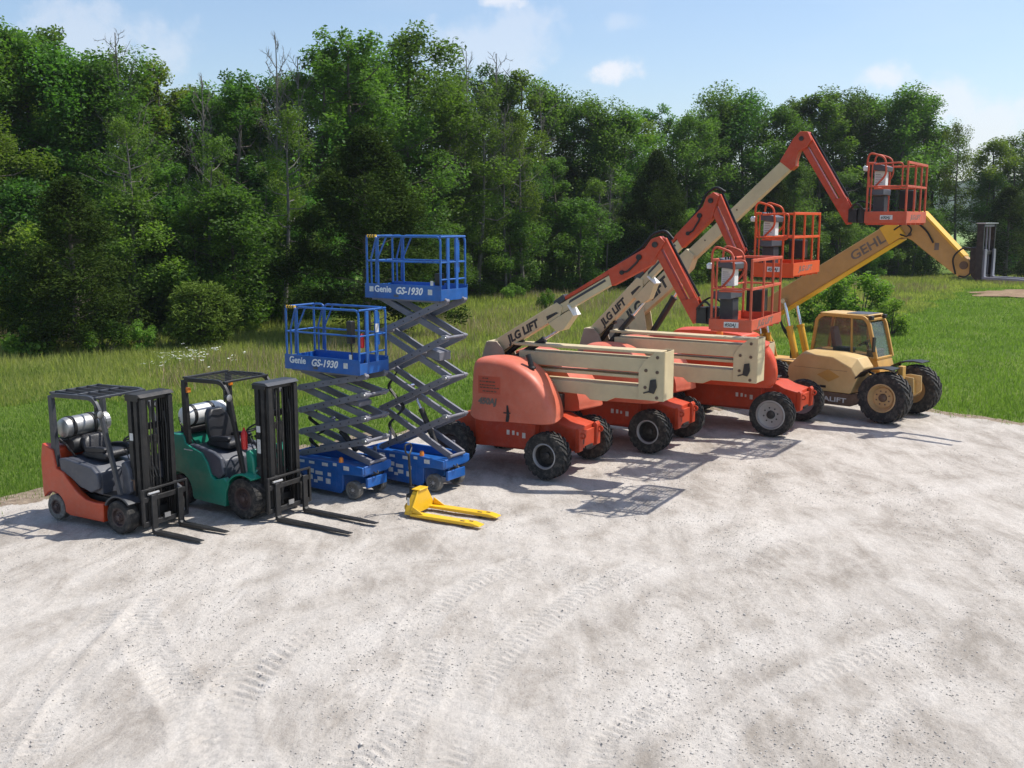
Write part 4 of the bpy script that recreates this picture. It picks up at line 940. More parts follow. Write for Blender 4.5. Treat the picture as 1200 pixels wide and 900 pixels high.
# ------------------------------------------------------------------ scissor lifts
def scissor_lift(label, loc, rz, zs, zp, extra):
    T = thing('scissor_lift', label, 'scissor lift', (*loc, 0), rz, 'blue scissor lifts')
    for s in (-1, 1):
        wheel(T, .03, s * .31, .155, .12, .105, M_rubber2, s, lugs=0, style='flat', tyre_m=M_rubber2, hubm=M_rimg)
        wheel(T, -1.24, s * .31, .155, .12, .105, M_rubber2, s, lugs=0, style='flat', tyre_m=M_rubber2, hubm=M_rimg)
        # chassis side: module doors between the wheels
        b = MB(); b.prism([(-1.05, .09), (-.22, .07), (-.16, .14), (-.16, .40), (.27, .44), (.27, .565), (-.02, .585), (-.20, .60), (-1.52, .60), (-1.52, .38), (-1.40, .345), (-1.09, .345), (-1.05, .30)], s * .325, s * .378)
        part(T, 'chassis_side', b, M_blue, .01)
        b = MB(); b.box(-.95, -.30, min(s * .379, s * .386), max(s * .379, s * .386), .14, .46); part(T, 'module_door', b, M_blue, .003)
    b = MB(); b.box(-1.50, -.2, -.324, .324, .12, .40); b.box(-1.50, .24, -.324, .324, .40, .46); part(T, 'chassis', b, M_blue, .01)
    b = MB(); b.box(.235, .275, -.324, .324, .43, .575); b.box(.22, .27, -.25, .25, .20, .36); part(T, 'front_bumper', b, M_blue, .008)
    b = MB(); b.box(-1.515, -1.48, -.324, .324, .25, .598); part(T, 'rear_panel', b, M_blue, .008)
    b = MB(); b.tube([(.27 + .05 * math.sin(a), .05 * math.cos(a) - .05, .45 - .03 * abs(math.sin(a))) for a in np.linspace(0, math.pi, 8)], .012, 6); part(T, 'tow_ring', b, M_dark)
    b = MB(); b.lathe([(.001, .09), (.03, .08), (.04, .04), (.04, 0)], 'z', 14, (-.22, -.34, .60)); part(T, 'flashing_beacon', b, M_amber, smooth=40)
    for x in (-1.47, -.02):
        b = MB(); b.box(x - .03, x + .03, .29, .32, .59, .78); part(T, 'arm_rest_bracket', b, M_arm, .004)
    decals(T, -.378, [(-1.35, .535, .16, .05), (-1.08, .53, .13, .045), (-.85, .53, .12, .045), (-.55, .53, .13, .055), (-.33, .555, .08, .05), (-.08, .52, .12, .07)])
    decals(T, -.3865, [(-.86, .39, .12, .07), (-.68, .37, .16, .06), (-.88, .28, .1, .08), (-.66, .27, .12, .07), (-.48, .25, .10, .09), (-.45, .37, .07, .06), (-.76, .22, .08, .05)])
    # scissor stack
    xa, xb = -1.20, .28
    for k in range(4):
        za, zb_ = zs[k], zs[k + 1]
        for s in (-1, 1):
            b = MB(); b.beam((xa, za), (xb, zb_), .105, s * .215, s * .27); b.cyl((xa, s * .20, za), (xa, s * .285, za), .035, 12); b.cyl((xb, s * .20, zb_), (xb, s * .29, zb_), .035, 12)
            o1 = part(T, 'scissor_arm', b, M_arm, .006)
            bb = MB()
            for f in (.12, .25, .38, .5, .62, .75, .88): bb.cyl((xa + (xb - xa) * f, s * .269, za + (zb_ - za) * f), (xa + (xb - xa) * f, s * .274, za + (zb_ - za) * f), .013, 8)
            part(o1, 'pin', bb, M_black)
            b = MB(); b.beam((xb, za), (xa, zb_), .105, s * .145, s * .20); part(T, 'scissor_arm', b, M_arm, .006)
        for (cx, cz) in ((xa, za), (xb, za), ((xa + xb) / 2, (za + zb_) / 2)):
            b = MB(); b.cyl((cx, -.21, cz), (cx, .21, cz), .026, 10); part(T, 'pivot_tube', b, M_arm, smooth=40)
        if k:
            b = MB(); b.box(xb - .10, xb + .01, -.278, -.19, za - .035, za + .035); b.box(xb - .10, xb + .01, .19, .278, za - .035, za + .035); b.cyl((xb, -.32, za), (xb, .32, za), .022, 10); part(T, 'arm_knuckle', b, M_silver if k > 0 else M_arm, .006)
    ram(T, (xb - .45, .0, zs[0] + .12), (xa + .5, 0, zs[1] + (zs[2] - zs[1]) * .62), .05, .028, M_dark, f=.6)
    b = MB(); k = 1; b.prism([(-.25, (zs[2] + zs[3]) / 2 - .02), (.05, zs[2] + .02 + (zs[3] - zs[2]) * .35), (.05, zs[2] + (zs[3] - zs[2]) * .60), (-.2, (zs[2] + zs[3]) / 2 + .12)], -.16, .16); part(T, 'cylinder_mount', b, M_arm, .01)
    b = MB()
    for q in range(3): b.tube(fillet([(xa + .3, -.16 + q * .03, zs[0] + .1), (xa + .06, -.16 + q * .03, (zs[0] + zs[1]) / 2 + .05), (xa + .45, -.16 + q * .03, zs[1] + .05), (xa + .06, -.16 + q * .03, (zs[1] + zs[2]) / 2 + .05), (xa + .3, -.15, zs[2])], .1), .012, 5)
    part(T, 'hose', b, M_hose)
    # platform
    x0, x1, hw = -1.40, .26, .372; zf = zp; zt = zp + .215
    b = MB(); b.box(x0 + .02, x1 - .02, -hw + .006, hw - .006, zf - .02, zf + .02); part(T, 'platform_floor', b, M_blue, .004)
    b = MB(); b.box(x0 + .1, x1 - .1, -.31, -.25, zf - .07, zf - .021); b.box(x0 + .1, x1 - .1, .25, .31, zf - .07, zf - .021); part(T, 'floor_beam', b, M_arm, .004)
    for s in (-1, 1):
        b = MB(); b.box(x0, x1, min(s * hw, s * (hw - .012)), max(s * hw, s * (hw - .012)), zf - .035, zt); part(T, 'toe_board', b, M_blue, .003)
    b = MB(); b.box(x1 - .014, x1 - .002, -hw + .013, hw - .013, zf - .03, zt - .06); part(T, 'toe_board', b, M_blue, .003)
    b = MB(); b.box(x0 + .002, x0 + .014, -hw + .013, hw - .013, zf - .005, zt - .03); part(T, 'toe_board', b, M_blue, .003)
    zr = zp + 1.02; zm = zp + .60; rt = .019; hi = hw - .03
    for s in (-1, 1):
        y = s * hi
        b = MB(); b.tube(fillet([(x0 + .28, y, zt - .02), (x0 + .28, y, zr + .0), (x1 - .03, y, zr), (x1 - .03, y, zt - .02)], .09), rt, 8); part(T, 'guard_rail', b, M_blue, smooth=50)
        b = MB(); b.tube(fillet([(x0 + .03, y, zt - .02), (x0 + .03, y, zr), (x0 + .26, y, zr), (x0 + .235, y, zt + .02)], .07), rt, 8); part(T, 'gate_rail', b, M_blue, smooth=50)
        b = MB(); b.tube([(x0 + .03, y, zm), (x1 - .03, y, zm)], .015, 8); part(T, 'mid_rail', b, M_blue, smooth=50)
        b = MB(); b.tube([(x0 + .47, y, zr - .02), (x0 + .28, y, zm + .05), (x0 + .27, y, zt)], .015, 8); part(T, 'diagonal_brace', b, M_blue, smooth=50)
        b = MB(); b.tube([(x0 + .25, y, zr - .02), (x0 + .13, y, zm + .05), (x0 + .13, y, zt)], .015, 8); part(T, 'diagonal_brace', b, M_blue, smooth=50)
    for z_, r_ in ((zr, rt), (zm, .015)):
        b = MB(); b.tube([(x0 + .03, -hi, z_ - .002), (x0 + .03, hi, z_ - .002)], r_, 8); part(T, 'rear_rail', b, M_blue, smooth=50)
        b = MB(); b.tube([(x1 - .03, -hi, z_ - .002), (x1 - .03, hi, z_ - .002)], r_, 8); part(T, 'front_rail', b, M_blue, smooth=50)
    b = MB(); b.tube([(x1 - .03, -hi, zt + .1), (x1 - .03, hi, zt + .1)], .015, 8); part(T, 'front_rail', b, M_blue, smooth=50)
    for y in (-.14, .10):
        b = MB(); b.box(x1 - .045, x1 - .016, y - .035, y + .035, zf + .0, zr - .02); part(T, 'front_upright', b, M_blue, .004)
    b = MB(); b.box(x1 - .09, x1 - .05, .115, .215, zt + .2, zr - .06); part(T, 'manual_box', b, M_blue, .006)
    tape = MB(); tape2 = MB()
    for i in range(7):
        xx = x0 + .06 + i * .027; (tape if i % 2 == 0 else tape2).cyl((xx, -hi, zr), (xx + .027, -hi, zr), .026, 8)
    g = part(T, 'hazard_tape', tape, M_jack if True else None, smooth=40, label='yellow and black striped tape on the gate rail'); part(g, 'stripe', tape2, M_black, smooth=40)
    # lettering: maker's name and model on the near board
    b = MB(); b.text('Genie', .155, (x0 + (.11 if extra != 2 else .22), -hw - .001, zf + .075), (1, 0, 0), (0, 0, 1), .028, 0, .003); part(T, 'lettering', b, M_whitel)
    b = MB(); b.text('GS-1930', .165, (x0 + (.60 if extra != 2 else .68), -hw - .001, zf + .055), (1, 0, 0), (0, 0, 1), .03, .28, .003); part(T, 'lettering', b, M_whitel)
    decals(T, -hw, [(x0 + (1.36 if extra != 2 else 1.43), zf + .105, .09, .09)]); decals(T, -hw, [(x0 + .70, zf + .02, .10, .04)], M_greyp)
    if extra == 2: decals(T, -hw, [(x0 + .15, zf + .12, .09, .09)])
    decals(T, -hi - .018, [(x1 - .20, zt + .04, .06, .08)]); 
    b = MB(); b.box(x1 - .32, x1 - .22, -hi + .03, -hi + .14, zt + .25, zt + .62) if extra == 1 else b.box(x1 - .20, x1 - .10, -hi + .05, -hi + .2, zt + .0, zt + .2)
    part(T, 'control_box', b, M_black, .012)
    if extra == 1:
        b = MB(); b.box(x1 - .10, x1 - .06, -hi + .10, -hi + .18, zt + .18, zt + .42); part(T, 'red_pouch', b, M_red, .015)
        b = MB(); b.tube(fillet([(x1 - .27, -hi + .08, zt + .25), (x1 - .25, -hi + .1, zf + .1), (x1 - .1, -.2, zf + .05), (x1 - .1, -.1, zt)], .1), .012, 6); part(T, 'cable', b, M_hose)
        decals(T, -.1, [(x1 - .01, zt + .45, .001, .001)]); b = MB(); b.box(x1 - .016, x1 - .012, .06, .14, zt + .42, zt + .56); part(T, 'paper_label', b, M_decal)
    return T
scissor_lift('lower blue scissor lift with its platform raised just above the green forklift mast', (-2.49, 16.88), -32, [.62, 1.00, 1.38, 1.77, 2.08], 2.14, 1)
scissor_lift('taller blue scissor lift standing beside the lower one with its arms stretched high', (-1.18, 17.36), -33.5, [.62, 1.31, 1.98, 2.66, 3.27], 3.31, 2)

# ------------------------------------------------------------------ pallet jack
def pallet_jack():
    T = thing('pallet_jack', 'bright yellow pallet jack on the gravel in front of the scissor lifts', 'pallet jack', (-1.36, 15.70, 0), -27.5)
    for s in (-1, 1):
        c = s * .27; b = MB()
        b.prism([(-.08, .04), (-.08, .085), (1.02, .085), (1.16, .055), (1.16, .035), (1.0, .03)], c - .08, c + .08); f = part(T, 'fork', b, M_jack, .012)
        b = MB(); b.box(.80, .88, c - .05, c - .01, .0855, .0875); b.box(.93, 1.0, c + .00, c + .04, .0855, .0875); part(f, 'wheel_slot', b, M_black)
        b = MB(); b.cyl((.86, c - .05, .04), (.86, c + .05, .04), .04, 16); part(T, 'load_roller', b, M_rubber, smooth=40)
    b = MB(); b.prismx([(-.34, .045), (.34, .045), (.34, .11), (.13, .40), (-.13, .40), (-.34, .11)], -.085, -.055)
    b.loft([[(-.20, -.33, .05), (-.20, .33, .05), (-.086, .33, .05), (-.086, -.33, .05)], [(-.20, -.30, .13), (-.20, .30, .13), (-.086, .30, .13), (-.086, -.30, .13)], [(-.17, -.12, .385), (-.17, .12, .385), (-.086, .12, .385), (-.086, -.12, .385)]])
    b.box(-.19, -.03, -.125, .125, .40, .42)
    for s in (-1, 1): b.prism([(-.054, .086), (.16, .086), (-.054, .20)], s * .30, s * .325)
    part(T, 'battery_shield', b, M_jack, .012)
    decals(T, -.351, [(-.10, .28, .04, .12)])
    b = MB(); b.cyl((-.26, 0, .09), (-.26, 0, .42), .045, 14); b.box(-.33, -.17, -.07, .07, .20, .30); part(T, 'pump', b, M_black, .006)
    for s in (-1, 1):
        b = MB(); b.cyl((-.26, s * .04, .09), (-.26, s * .10, .09), .09, 20); part(T, 'steer_wheel', b, M_yelb, .01)
    b = MB(); b.tube([(-.28, 0, .42), (-.31, 0, .92)], .02, 10); part(T, 'handle_shaft', b, M_black, smooth=40)
    b = MB(); b.tube(fillet([(-.31, 0, .92), (-.315, -.09, .98), (-.325, -.09, 1.10), (-.325, .09, 1.10), (-.315, .09, .98), (-.31, 0, .92)], .05), .014, 8); part(T, 'handle_loop', b, M_black, smooth=40)
    b = MB(); b.tube([(-.315, .04, .96), (-.29, .06, 1.04)], .008, 6); part(T, 'release_lever', b, M_silver)
pallet_jack()
# ------------------------------------------------------------------ boom lifts
def basket(T, x0, x1, y0, y1, z0, kick, ztop, m, model_txt, console_y=-.42):
    """open platform: fore-aft x0..x1, across y0..y1; jib side is x0"""
    b = MB()
    for i in range(int((y1 - y0) / .052)): b.box(x0 + .013, x1 - .013, y0 + .03 + i * .052, y0 + .042 + i * .052, z0 + .015, z0 + .028)
    for i in range(int((x1 - x0) / .06)): b.box(x0 + .03 + i * .06, x0 + .042 + i * .06, y0 + .013, y1 - .013, z0 + .002, z0 + .014)
    o = part(T, 'floor_grate', b, m); o['kind'] = 'stuff'
    for f in (.02, .25, .5, .75, .98):
        b = MB(); yy = y0 + .03 + (y1 - y0 - .1) * f; b.box(x0 + .014, x1 - .014, yy, yy + .04, z0 - .035, z0 + .001); part(T, 'floor_bearer', b, m)
    for nm, bx in (('kick_plate', (x0, x1, y0, y0 + .012)), ('kick_plate', (x0, x1, y1 - .012, y1)), ('kick_plate', (x1 - .012, x1, y0 + .013, y1 - .013)), ('kick_plate', (x0, x0 + .012, y0 + .013, y1 - .013))):
        b = MB(); b.box(*bx, z0, z0 + kick); part(T, nm, b, m, .003)
    t = .021; zm = z0 + kick + (ztop - z0 - kick) * .52; xi0, xi1, yi0, yi1 = x0 + .03, x1 - .03, y0 + .03, y1 - .03
    zk = z0 + kick - .03
    # near end: two posts, mid rail, rounded gate loop
    for x in (xi0, xi0 + .07, xi1):
        b = MB(); b.tube([(x, yi0, zk), (x, yi0, ztop)], t if x != xi0 + .07 else .014, 8); part(T, 'post', b, m, smooth=50)
    b = MB(); b.tube([(xi0, yi0, ztop), (xi0 + .10, yi0, ztop)], t, 8); part(T, 'top_rail', b, m, smooth=50)
    b = MB(); b.tube(fillet([(xi0 + .12, yi0 + .01, ztop - .02), (xi1 - .10, yi0 + .01, ztop), (xi1 - .10, yi0 + .01, zm - .04), (xi0 + .12, yi0 + .01, zm - .04)], .08), .017, 8); part(T, 'gate_loop', b, m, smooth=50)
    b = MB(); b.tube([(xi0, yi0, zm), (xi1, yi0, zm)], .016, 8); part(T, 'mid_rail', b, m, smooth=50)
    # front side
    for y in (yi0 + (yi1 - yi0) * .40, yi0 + (yi1 - yi0) * .72, yi1):
        b = MB(); b.tube([(xi1, y, zk), (xi1, y, ztop)], t, 8); part(T, 'post', b, m, smooth=50)
    b = MB(); b.bar([(xi1, yi0 - .02, ztop), (xi1, yi1 + .02, ztop)], .05, .035, side=(0, 0, 1)); part(T, 'top_rail', b, m, .006)
    b = MB(); b.bar([(xi1, yi0 - .02, zm), (xi1, yi1 + .02, zm)], .045, .03, side=(0, 0, 1)); part(T, 'mid_rail', b, m, .006)
    # far end and jib side
    b = MB(); b.tube([(xi0, yi1, ztop), (xi1, yi1, ztop)], t, 8); part(T, 'top_rail', b, m, smooth=50)
    b = MB(); b.tube([(xi0, yi1, zm), (xi1, yi1, zm)], .016, 8); part(T, 'mid_rail', b, m, smooth=50)
    for y in (yi1, (yi0 + yi1) / 2 + .25, (yi0 + yi1) / 2 - .2):
        b = MB(); b.tube([(xi0, y, zk), (xi0, y, ztop)], t, 8); part(T, 'post', b, m, smooth=50)
    b = MB(); b.tube([(xi0, yi0, ztop), (xi0, yi1, ztop)], t, 8); part(T, 'top_rail', b, m, smooth=50)
    b = MB(); b.tube([(xi0, yi0, zm), (xi0, yi1, zm)], .016, 8); part(T, 'mid_rail', b, m, smooth=50)
    # protective hoops over the controls
    cy = console_y
    for y in (cy - .30, cy + .28):
        b = MB(); b.tube(fillet([(xi0, y, zm), (xi0 - .08, y, ztop + .03), (xi0 - .04, y, ztop + .22), (xi0 + .27, y, ztop + .12), (xi0 + .31, y, ztop - .22), (xi0 + .10, y, zm)], .10), .019, 8); part(T, 'console_hoop', b, m, smooth=50)
    b = MB(); b.lathe([(.001, -.05), (.05, -.04), (.06, .02), (.03, .05), (.001, .05)], 'z', 12, (xi0 - .08, cy - .36, ztop - .10)); part(T, 'work_lamp', b, M_white, smooth=40)
    # control console
    b = MB(); b.prism([(xi0 + .0, ztop - .12), (xi0 + .30, ztop - .16), (xi0 + .31, ztop - .06), (xi0 + .02, ztop + .03)], cy - .24, cy + .24); part(T, 'control_console', b, M_greyp, .015)
    b = MB()
    for i in range(6): b.cyl((xi0 + .12 + (i % 2) * .06, cy - .18 + i * .07, ztop - .03), (xi0 + .12 + (i % 2) * .06, cy - .18 + i * .07, ztop + .04), .014, 8)
    part(T, 'joystick', b, M_black)
    b = MB(); b.box(xi0 + .03, xi0 + .25, cy - .10, cy + .12, zm + .02, ztop - .14); c = part(T, 'console_pedestal', b, M_white, .01)
    b = MB()
    for i in range(7): b.box(xi0 + .05, xi0 + .15 + .06 * ((i * 5) % 3) / 3, cy - .102, cy - .1005, zm + .05 + i * .032, zm + .058 + i * .032)
    part(c, 'print', b, M_inkf)
    b = MB(); b.box(xi0 + .0, xi0 + .30, yi0 + .03, cy + .2, zm - .17, zm - .05); part(T, 'tool_tray', b, M_greyp, .012)
    b = MB(); b.box(xi0 + .05, xi0 + .27, cy - .2, cy + .12, z0 + kick * .5, zm - .18); part(T, 'console_base', b, M_char, .012)
    b = MB(); b.box(xi1 - .34, xi1 - .06, .02, .34, z0 + kick + .06, zm - .06); part(T, 'tool_box', b, M_black, .015)
    # maker's plates
    xm = (x0 + x1) / 2 + .02; zc = z0 + kick * .5
    b = MB(); b.box(xm - .12, xm + .12, y0 - .004, y0 - .0005, zc - .045, zc + .045); pl = part(T, 'name_plate', b, M_decal)
    b = MB(); b.text(model_txt, .075, (xm - .11, y0 - .0045, zc - .027), (1, 0, 0), (0, 0, 1), .02, .25, .002); part(pl, 'lettering', b, M_ink)
    b = MB(); b.text('JLG LIFT', .13, (x1 + .0005, (y0 + y1) / 2 - .55, zc - .04), (0, 1, 0), (0, 0, 1), .03, .25, .002, xs=1.9); part(T, 'lettering', b, M_inkf)
def jib_and_basket(T, E_, ang, L, zb, bx, y_, kick, ztop, mj, mb, model_txt, yr=(-.91, .91), py=0):
    d = Vector((math.cos(R(ang)), 0, math.sin(R(ang)))); n = Vector((-d.z, 0, d.x)); E_ = Vector((E_[0], 0, E_[1]))
    if n.x < 0: n = -n
    p = lambda l, t: ((E_ + d * l + n * t).x, (E_ + d * l + n * t).z)
    b = MB(); b.prism([p(-.04, -.15), p(L * 1.06, -.13), p(L * 1.08, -.03), p(-.0, -.015)], py - .07, py + .07); part(T, 'lower_jib_arm', b, mj, .01)
    b = MB(); b.prism([p(-.10, .02), p(L * .84, .03), p(L * .84, .13), p(-.02, .155)], py - .065, py + .065); part(T, 'upper_jib_arm', b, mj, .01)
    b = MB(); b.prism([p(L * .74, -.12), p(L * .80, .15), p(L * .93, .14), p(L * 1.02, -.02), p(L * 1.04, -.12)], py - .09, py - .072); b.prism([p(L * .74, -.12), p(L * .80, .15), p(L * .93, .14), p(L * 1.02, -.02), p(L * 1.04, -.12)], py + .072, py + .09); part(T, 'jib_end_plate', b, mj, .004)
    b = MB(); b.tube([(E_ + d * l + n * .17 + Vector((0, py + .03, 0))) for l in np.linspace(-.05, L * .8, 6)], .022, 6); part(T, 'hose', b, M_hose)
    # rotator, black, between jib and basket
    q = E_ + d * L; bx0, bx1 = bx
    b = MB(); b.box(q.x + .0, q.x + .18, py - .12, py + .12, q.z - .12, q.z + .16); b.prism([(q.x + .16, q.z - .08), (bx0 + .02, q.z - .18), (bx0 + .02, q.z + .10), (q.x + .16, q.z + .14)], py - .07, py + .07); b.lathe([(.001, -.15), (.13, -.15), (.13, .15), (.001, .15)], 'z', 16, (q.x + .27, py, q.z + .02)); part(T, 'basket_rotator', b, M_black, .012)
    b = MB(); b.tube(fillet([(q.x + .02, py - .14, q.z + .12), (q.x + .18, py - .22, q.z + .30), (q.x + .38, py - .18, q.z + .08), (bx0 + .02, py - .2, q.z + .25)], .1), .02, 6); b.tube(fillet([(q.x - .02, py + .1, q.z + .2), (q.x + .2, py + .1, q.z + .34), (bx0, py, q.z + .2)], .1), .018, 6); part(T, 'hose', b, M_hose)
    basket(T, bx0, bx1, yr[0], yr[1], zb, kick, ztop, mb, model_txt)
def hood_shape(T, outline, s, y_in, y_out, m, name='engine_hood'):
    cx = sum(p[0] for p in outline) / len(outline) - .1; cz = min(p[1] for p in outline); top = max(p[1] for p in outline)
    sp = smooth_poly(outline, 5); secs = []
    for f, k in ((0, .955), (.3, .975), (.6, .985), (.8, .975), (.92, .95), (.98, .90), (1.0, .84)):
        y = y_in + (y_out - y_in) * f; secs.append([(cx + (p[0] - cx) * k - max(0, (p[0] - cx)) * .17 * (1 - f) , s * y, cz + (p[1] - cz) * (k if p[1] > cz + .2 else 1)) for p in sp])
    b = MB(); b.loft(secs); return part(T, name, b, m, smooth=50)
def boom_lift(label, loc, rz, P):
    T = thing('boom_lift', label, 'boom lift', (*loc, 0), rz, P.get('group'))
    wb, tr, wr, ww = P['wb'], P['track'], P['wr'], P['ww']; yo = .06
    for s in (-1, 1):
        wheel(T, 0, s * tr + yo, wr, ww, wr * P.get('rimk', .53), P['rim_f'], s, lugs=20, style=P.get('rs', 'dish'), steer=P.get('steer', 0), tyre_m=M_rubber)
        wheel(T, -wb, s * tr + yo, wr, ww, wr * .53, P['rim_b'] if s < 0 else M_rimo, s, lugs=20, style='dish', tyre_m=M_rubber)
    zc = wr * 1.05
    b = MB(); b.prism([(-wb - .35, zc + .05), (-wb - .3, zc - .08), (-.2, zc - .10), (.16, zc - .02), (.34, zc + .0), (.34, zc + .40), (.05, zc + .46), (-.15, zc + .55), (-wb + .2, zc + .55), (-wb - .35, zc + .4)], -.42, .42); part(T, 'chassis_frame', b, M_lift, .015)
    b = MB(); b.prism([(-wb + .35, zc - .05), (-.42, zc - .0), (-.38, zc + .45), (-wb + .33, zc + .52)], -.62, -.425); b.prism([(-wb + .35, zc - .05), (-.42, zc - .0), (-.38, zc + .45), (-wb + .33, zc + .52)], .425, .62); part(T, 'frame_side_box', b, M_lift, .012)
    for x in (0, -wb):
        b = MB(); b.box(x - .09, x + .09, -tr + ww / 2 + yo, tr - ww / 2 + yo, wr - .09, wr + .12); part(T, 'axle', b, M_lift, .012)
        for s in (-1, 1):
            b = MB(); b.cyl((x, s * (tr - ww / 2 - .03) + yo, wr), (x, s * (tr - .01) + yo, wr), .12, 18); part(T, 'wheel_motor', b, M_dark, smooth=40)
    # bumper plate with tie-down eyes
    for s in (-1, 1):
        b = MB(); b.prism([(.345, zc - .03), (.345, zc + .40), (.40, zc + .43), (.44, zc + .38), (.44, zc + .0)], s * .30, s * .46); part(T, 'bumper_plate', b, M_lift, .01)
        b = MB(); b.lathe([(.028, -.012), (.06, -.012), (.06, .012), (.028, .012)], 'y', 18, (.47, s * .38, zc + .29), True); part(T, 'tie_down_ring', b, M_lift, smooth=40)
    b = MB(); b.box(.345, .395, -.298, .298, zc + .02, zc + .33); part(T, 'front_plate', b, M_lift, .008)
    b = MB(); b.box(.398, .42, -.14, .16, zc + .0, zc + .05); b.box(.398, .41, -.25, -.2, zc + .1, zc + .2); part(T, 'front_bracket', b, M_dark)
    decals(T, -.62, [(-.95, zc + .26, .06, .09), (-.84, zc + .26, .05, .08), (-.75, zc + .25, .04, .06), (-.62, zc + .23, .07, .10)])
    b = MB(); b.lathe([(.001, -.06), (.52, -.06), (.52, .06), (.001, .06)], 'z', 36, (-wb / 2 - .0, 0, zc + .60)); part(T, 'turntable', b, M_dark, smooth=40)
    z1 = zc + .58
    hx = P['hx']   # shift of the hoods
    for s in (-1, 1):
        oh = hood_shape(T, [(px_ * (1 if s < 0 else P.get('fark', 1)) + (hx if px_ < -.3 else (P.get('farx', 0) if s > 0 else 0)), pz_ + P['hz']) for px_, pz_ in P['hood']], s, .34, 1.12, P['hoodm'])
    # marks on the near hood
    if P.get('marks'):
        b = MB(); b.text('450AJ', .155, (-1.29, -1.122, 1.31), (1, 0, 0), (0, 0, 1), .05, .15, .01); part(T, 'lettering', b, M_inkf)
        b = MB(); b.box(-1.29, -.83, -1.1215, -1.117, 1.50, 1.82); wl = part(T, 'warning_plate', b, mat('dull_red_label', (.50, .085, .045), .5, var=.1))
        b = MB(); rl = random.Random(4)
        for i, (zc_, n_) in enumerate(((1.78, 3), (1.72, 6), (1.655, 7), (1.61, 7), (1.545, 5))):
            xq = -1.26 + (0 if n_ > 5 else .06)
            for k_ in range(n_): wq = .02 + rl.random() * .045; b.box(xq, xq + wq, -1.124, -1.1217, zc_ - .011, zc_ + .011); xq += wq + .012
        part(wl, 'print', b, M_brown)
        b = MB(); b.box(-1.0, -.88, -1.07, -1.05, 2.0, 2.04); part(T, 'warning_label', b, M_decal)
        b = MB(); b.prism([(-.72, 1.02), (-.66, 1.02), (-.64, 1.12), (-.67, 1.32), (-.70, 1.32), (-.70, 1.15)], -1.135, -1.11); b.box(-.76, -.62, -1.14, -1.12, 1.17, 1.19); part(T, 'hood_latch', b, M_black, .004)
        b = MB(); b.tube([(-.36, -.80, 1.95), (-.40, -.80, 2.12), (-.44, -.80, 2.22)], .05, 14); b.lathe([(.055, -.02), (.07, -.01), (.07, .02), (.055, .03)], 'z', 16, (-.36, -.8, 1.98)); part(T, 'exhaust_stack', b, M_black, smooth=40)
    # tower: folded arms and rear upright
    px0, pz = P['pivot']; ax1 = P['ax1']; aw = .215; dz = P.get('adz', 0)
    for (xa_, xb_, za, zb_, yy, nm) in ((px0 + .42, ax1 - .1, 2.285, 2.335, aw - .06, 'upper_link_rail'), (px0 + .55, ax1 - .12, 1.955, 2.20, aw - .01, 'upper_tower_arm'), (px0 + .3, ax1 - .12, 1.835, 1.89, aw - .05, 'lower_link_rail')):
        b = MB(); b.box(xa_, xb_, -yy, yy, za + dz, zb_ + dz); part(T, nm, b, M_cream, .01)
    b = MB(); b.prism([(px0 + .3, 1.50 + dz), (px0 + .3, 1.70 + dz), (ax1 - .12, 1.70 + dz), (ax1 - .12, 1.47 + dz), (ax1 - .95, 1.46 + dz), (ax1 - 1.1, 1.385 + dz), (ax1 - 1.42, 1.385 + dz), (ax1 - 1.52, 1.47 + dz)], -aw + .008, aw - .008); part(T, 'lower_tower_arm', b, M_cream, .01)
    for s in (-1, 1):
        b = MB(); b.prism([(ax1, 1.47 + dz), (ax1, 2.345 + dz), (ax1 - .16, 2.345 + dz), (ax1 - .38, 2.16 + dz), (ax1 - .48, 2.0 + dz), (ax1 - .48, 1.475 + dz)], s * aw, s * (aw + .018)); part(T, 'arm_end_plate', b, M_cream, .004)
        for (qx, qz) in ((-.13, 2.24), (-.13, 1.98), (-.34, 2.0), (-.35, 1.70), (-.13, 1.53)):
            b = MB(); b.cyl((ax1 + qx, s * (aw + .015), qz + dz), (ax1 + qx, s * (aw + .03), qz + dz), .03, 12); part(T, 'pivot_pin', b, M_brown, smooth=40)
    b = MB(); b.box(ax1 - .012, ax1 + .004, -aw + .002, aw - .002, 1.48 + dz, 2.335 + dz); part(T, 'arm_end_cover', b, M_cream, .003)
    b = MB(); b.prism([(ax1 - .28, 1.62 + dz), (ax1 - .18, 1.60 + dz), (ax1 - .13, 1.72 + dz), (ax1 - .15, 1.86 + dz), (ax1 - .25, 1.84 + dz)], -aw - .05, -aw - .022); b.tube([(ax1 - .25, -aw - .04, 1.64 + dz), (ax1 - .37, -aw - .05, 1.60 + dz)], .014, 6); part(T, 'sensor_bracket', b, M_black, .006)
    # rear upright carrying the boom
    up = [(px0 - .38, 1.62 + dz * .3), (px0 - .22, 2.10), (px0 - .15, pz + .10), (px0 + .07, pz + .12), (px0 + .20, pz - .0), (px0 + .30, 1.95), (px0 + .45, 1.62 + dz * .3)]
    for s in (-1, 1):
        b = MB(); b.prism(up, s * .19, s * .225); part(T, 'upright_plate', b, M_cream_shaded, .006)
    b = MB(); b.prism([(px0 - .395, 1.62 + dz * .3), (px0 - .235, 2.10), (px0 - .16, pz + .11), (px0 - .14, pz + .10), (px0 - .21, 2.09), (px0 - .37, 1.62 + dz * .3)], -.188, .188); b.box(px0 - .14, px0 + .06, -.188, .188, pz + .10, pz + .118); part(T, 'upright_back', b, M_cream, .004)
    b = MB(); b.box(-1.6 + hx * .5 if hx else -1.6, -.25, -.33, .33, z1 + .02, 1.36 + dz * .5); part(T, 'turntable_deck', b, M_dark, .01)
    # telescopic boom in its own (s, t) frame
    th = R(P['ang']); ca, sa = math.cos(th), math.sin(th)
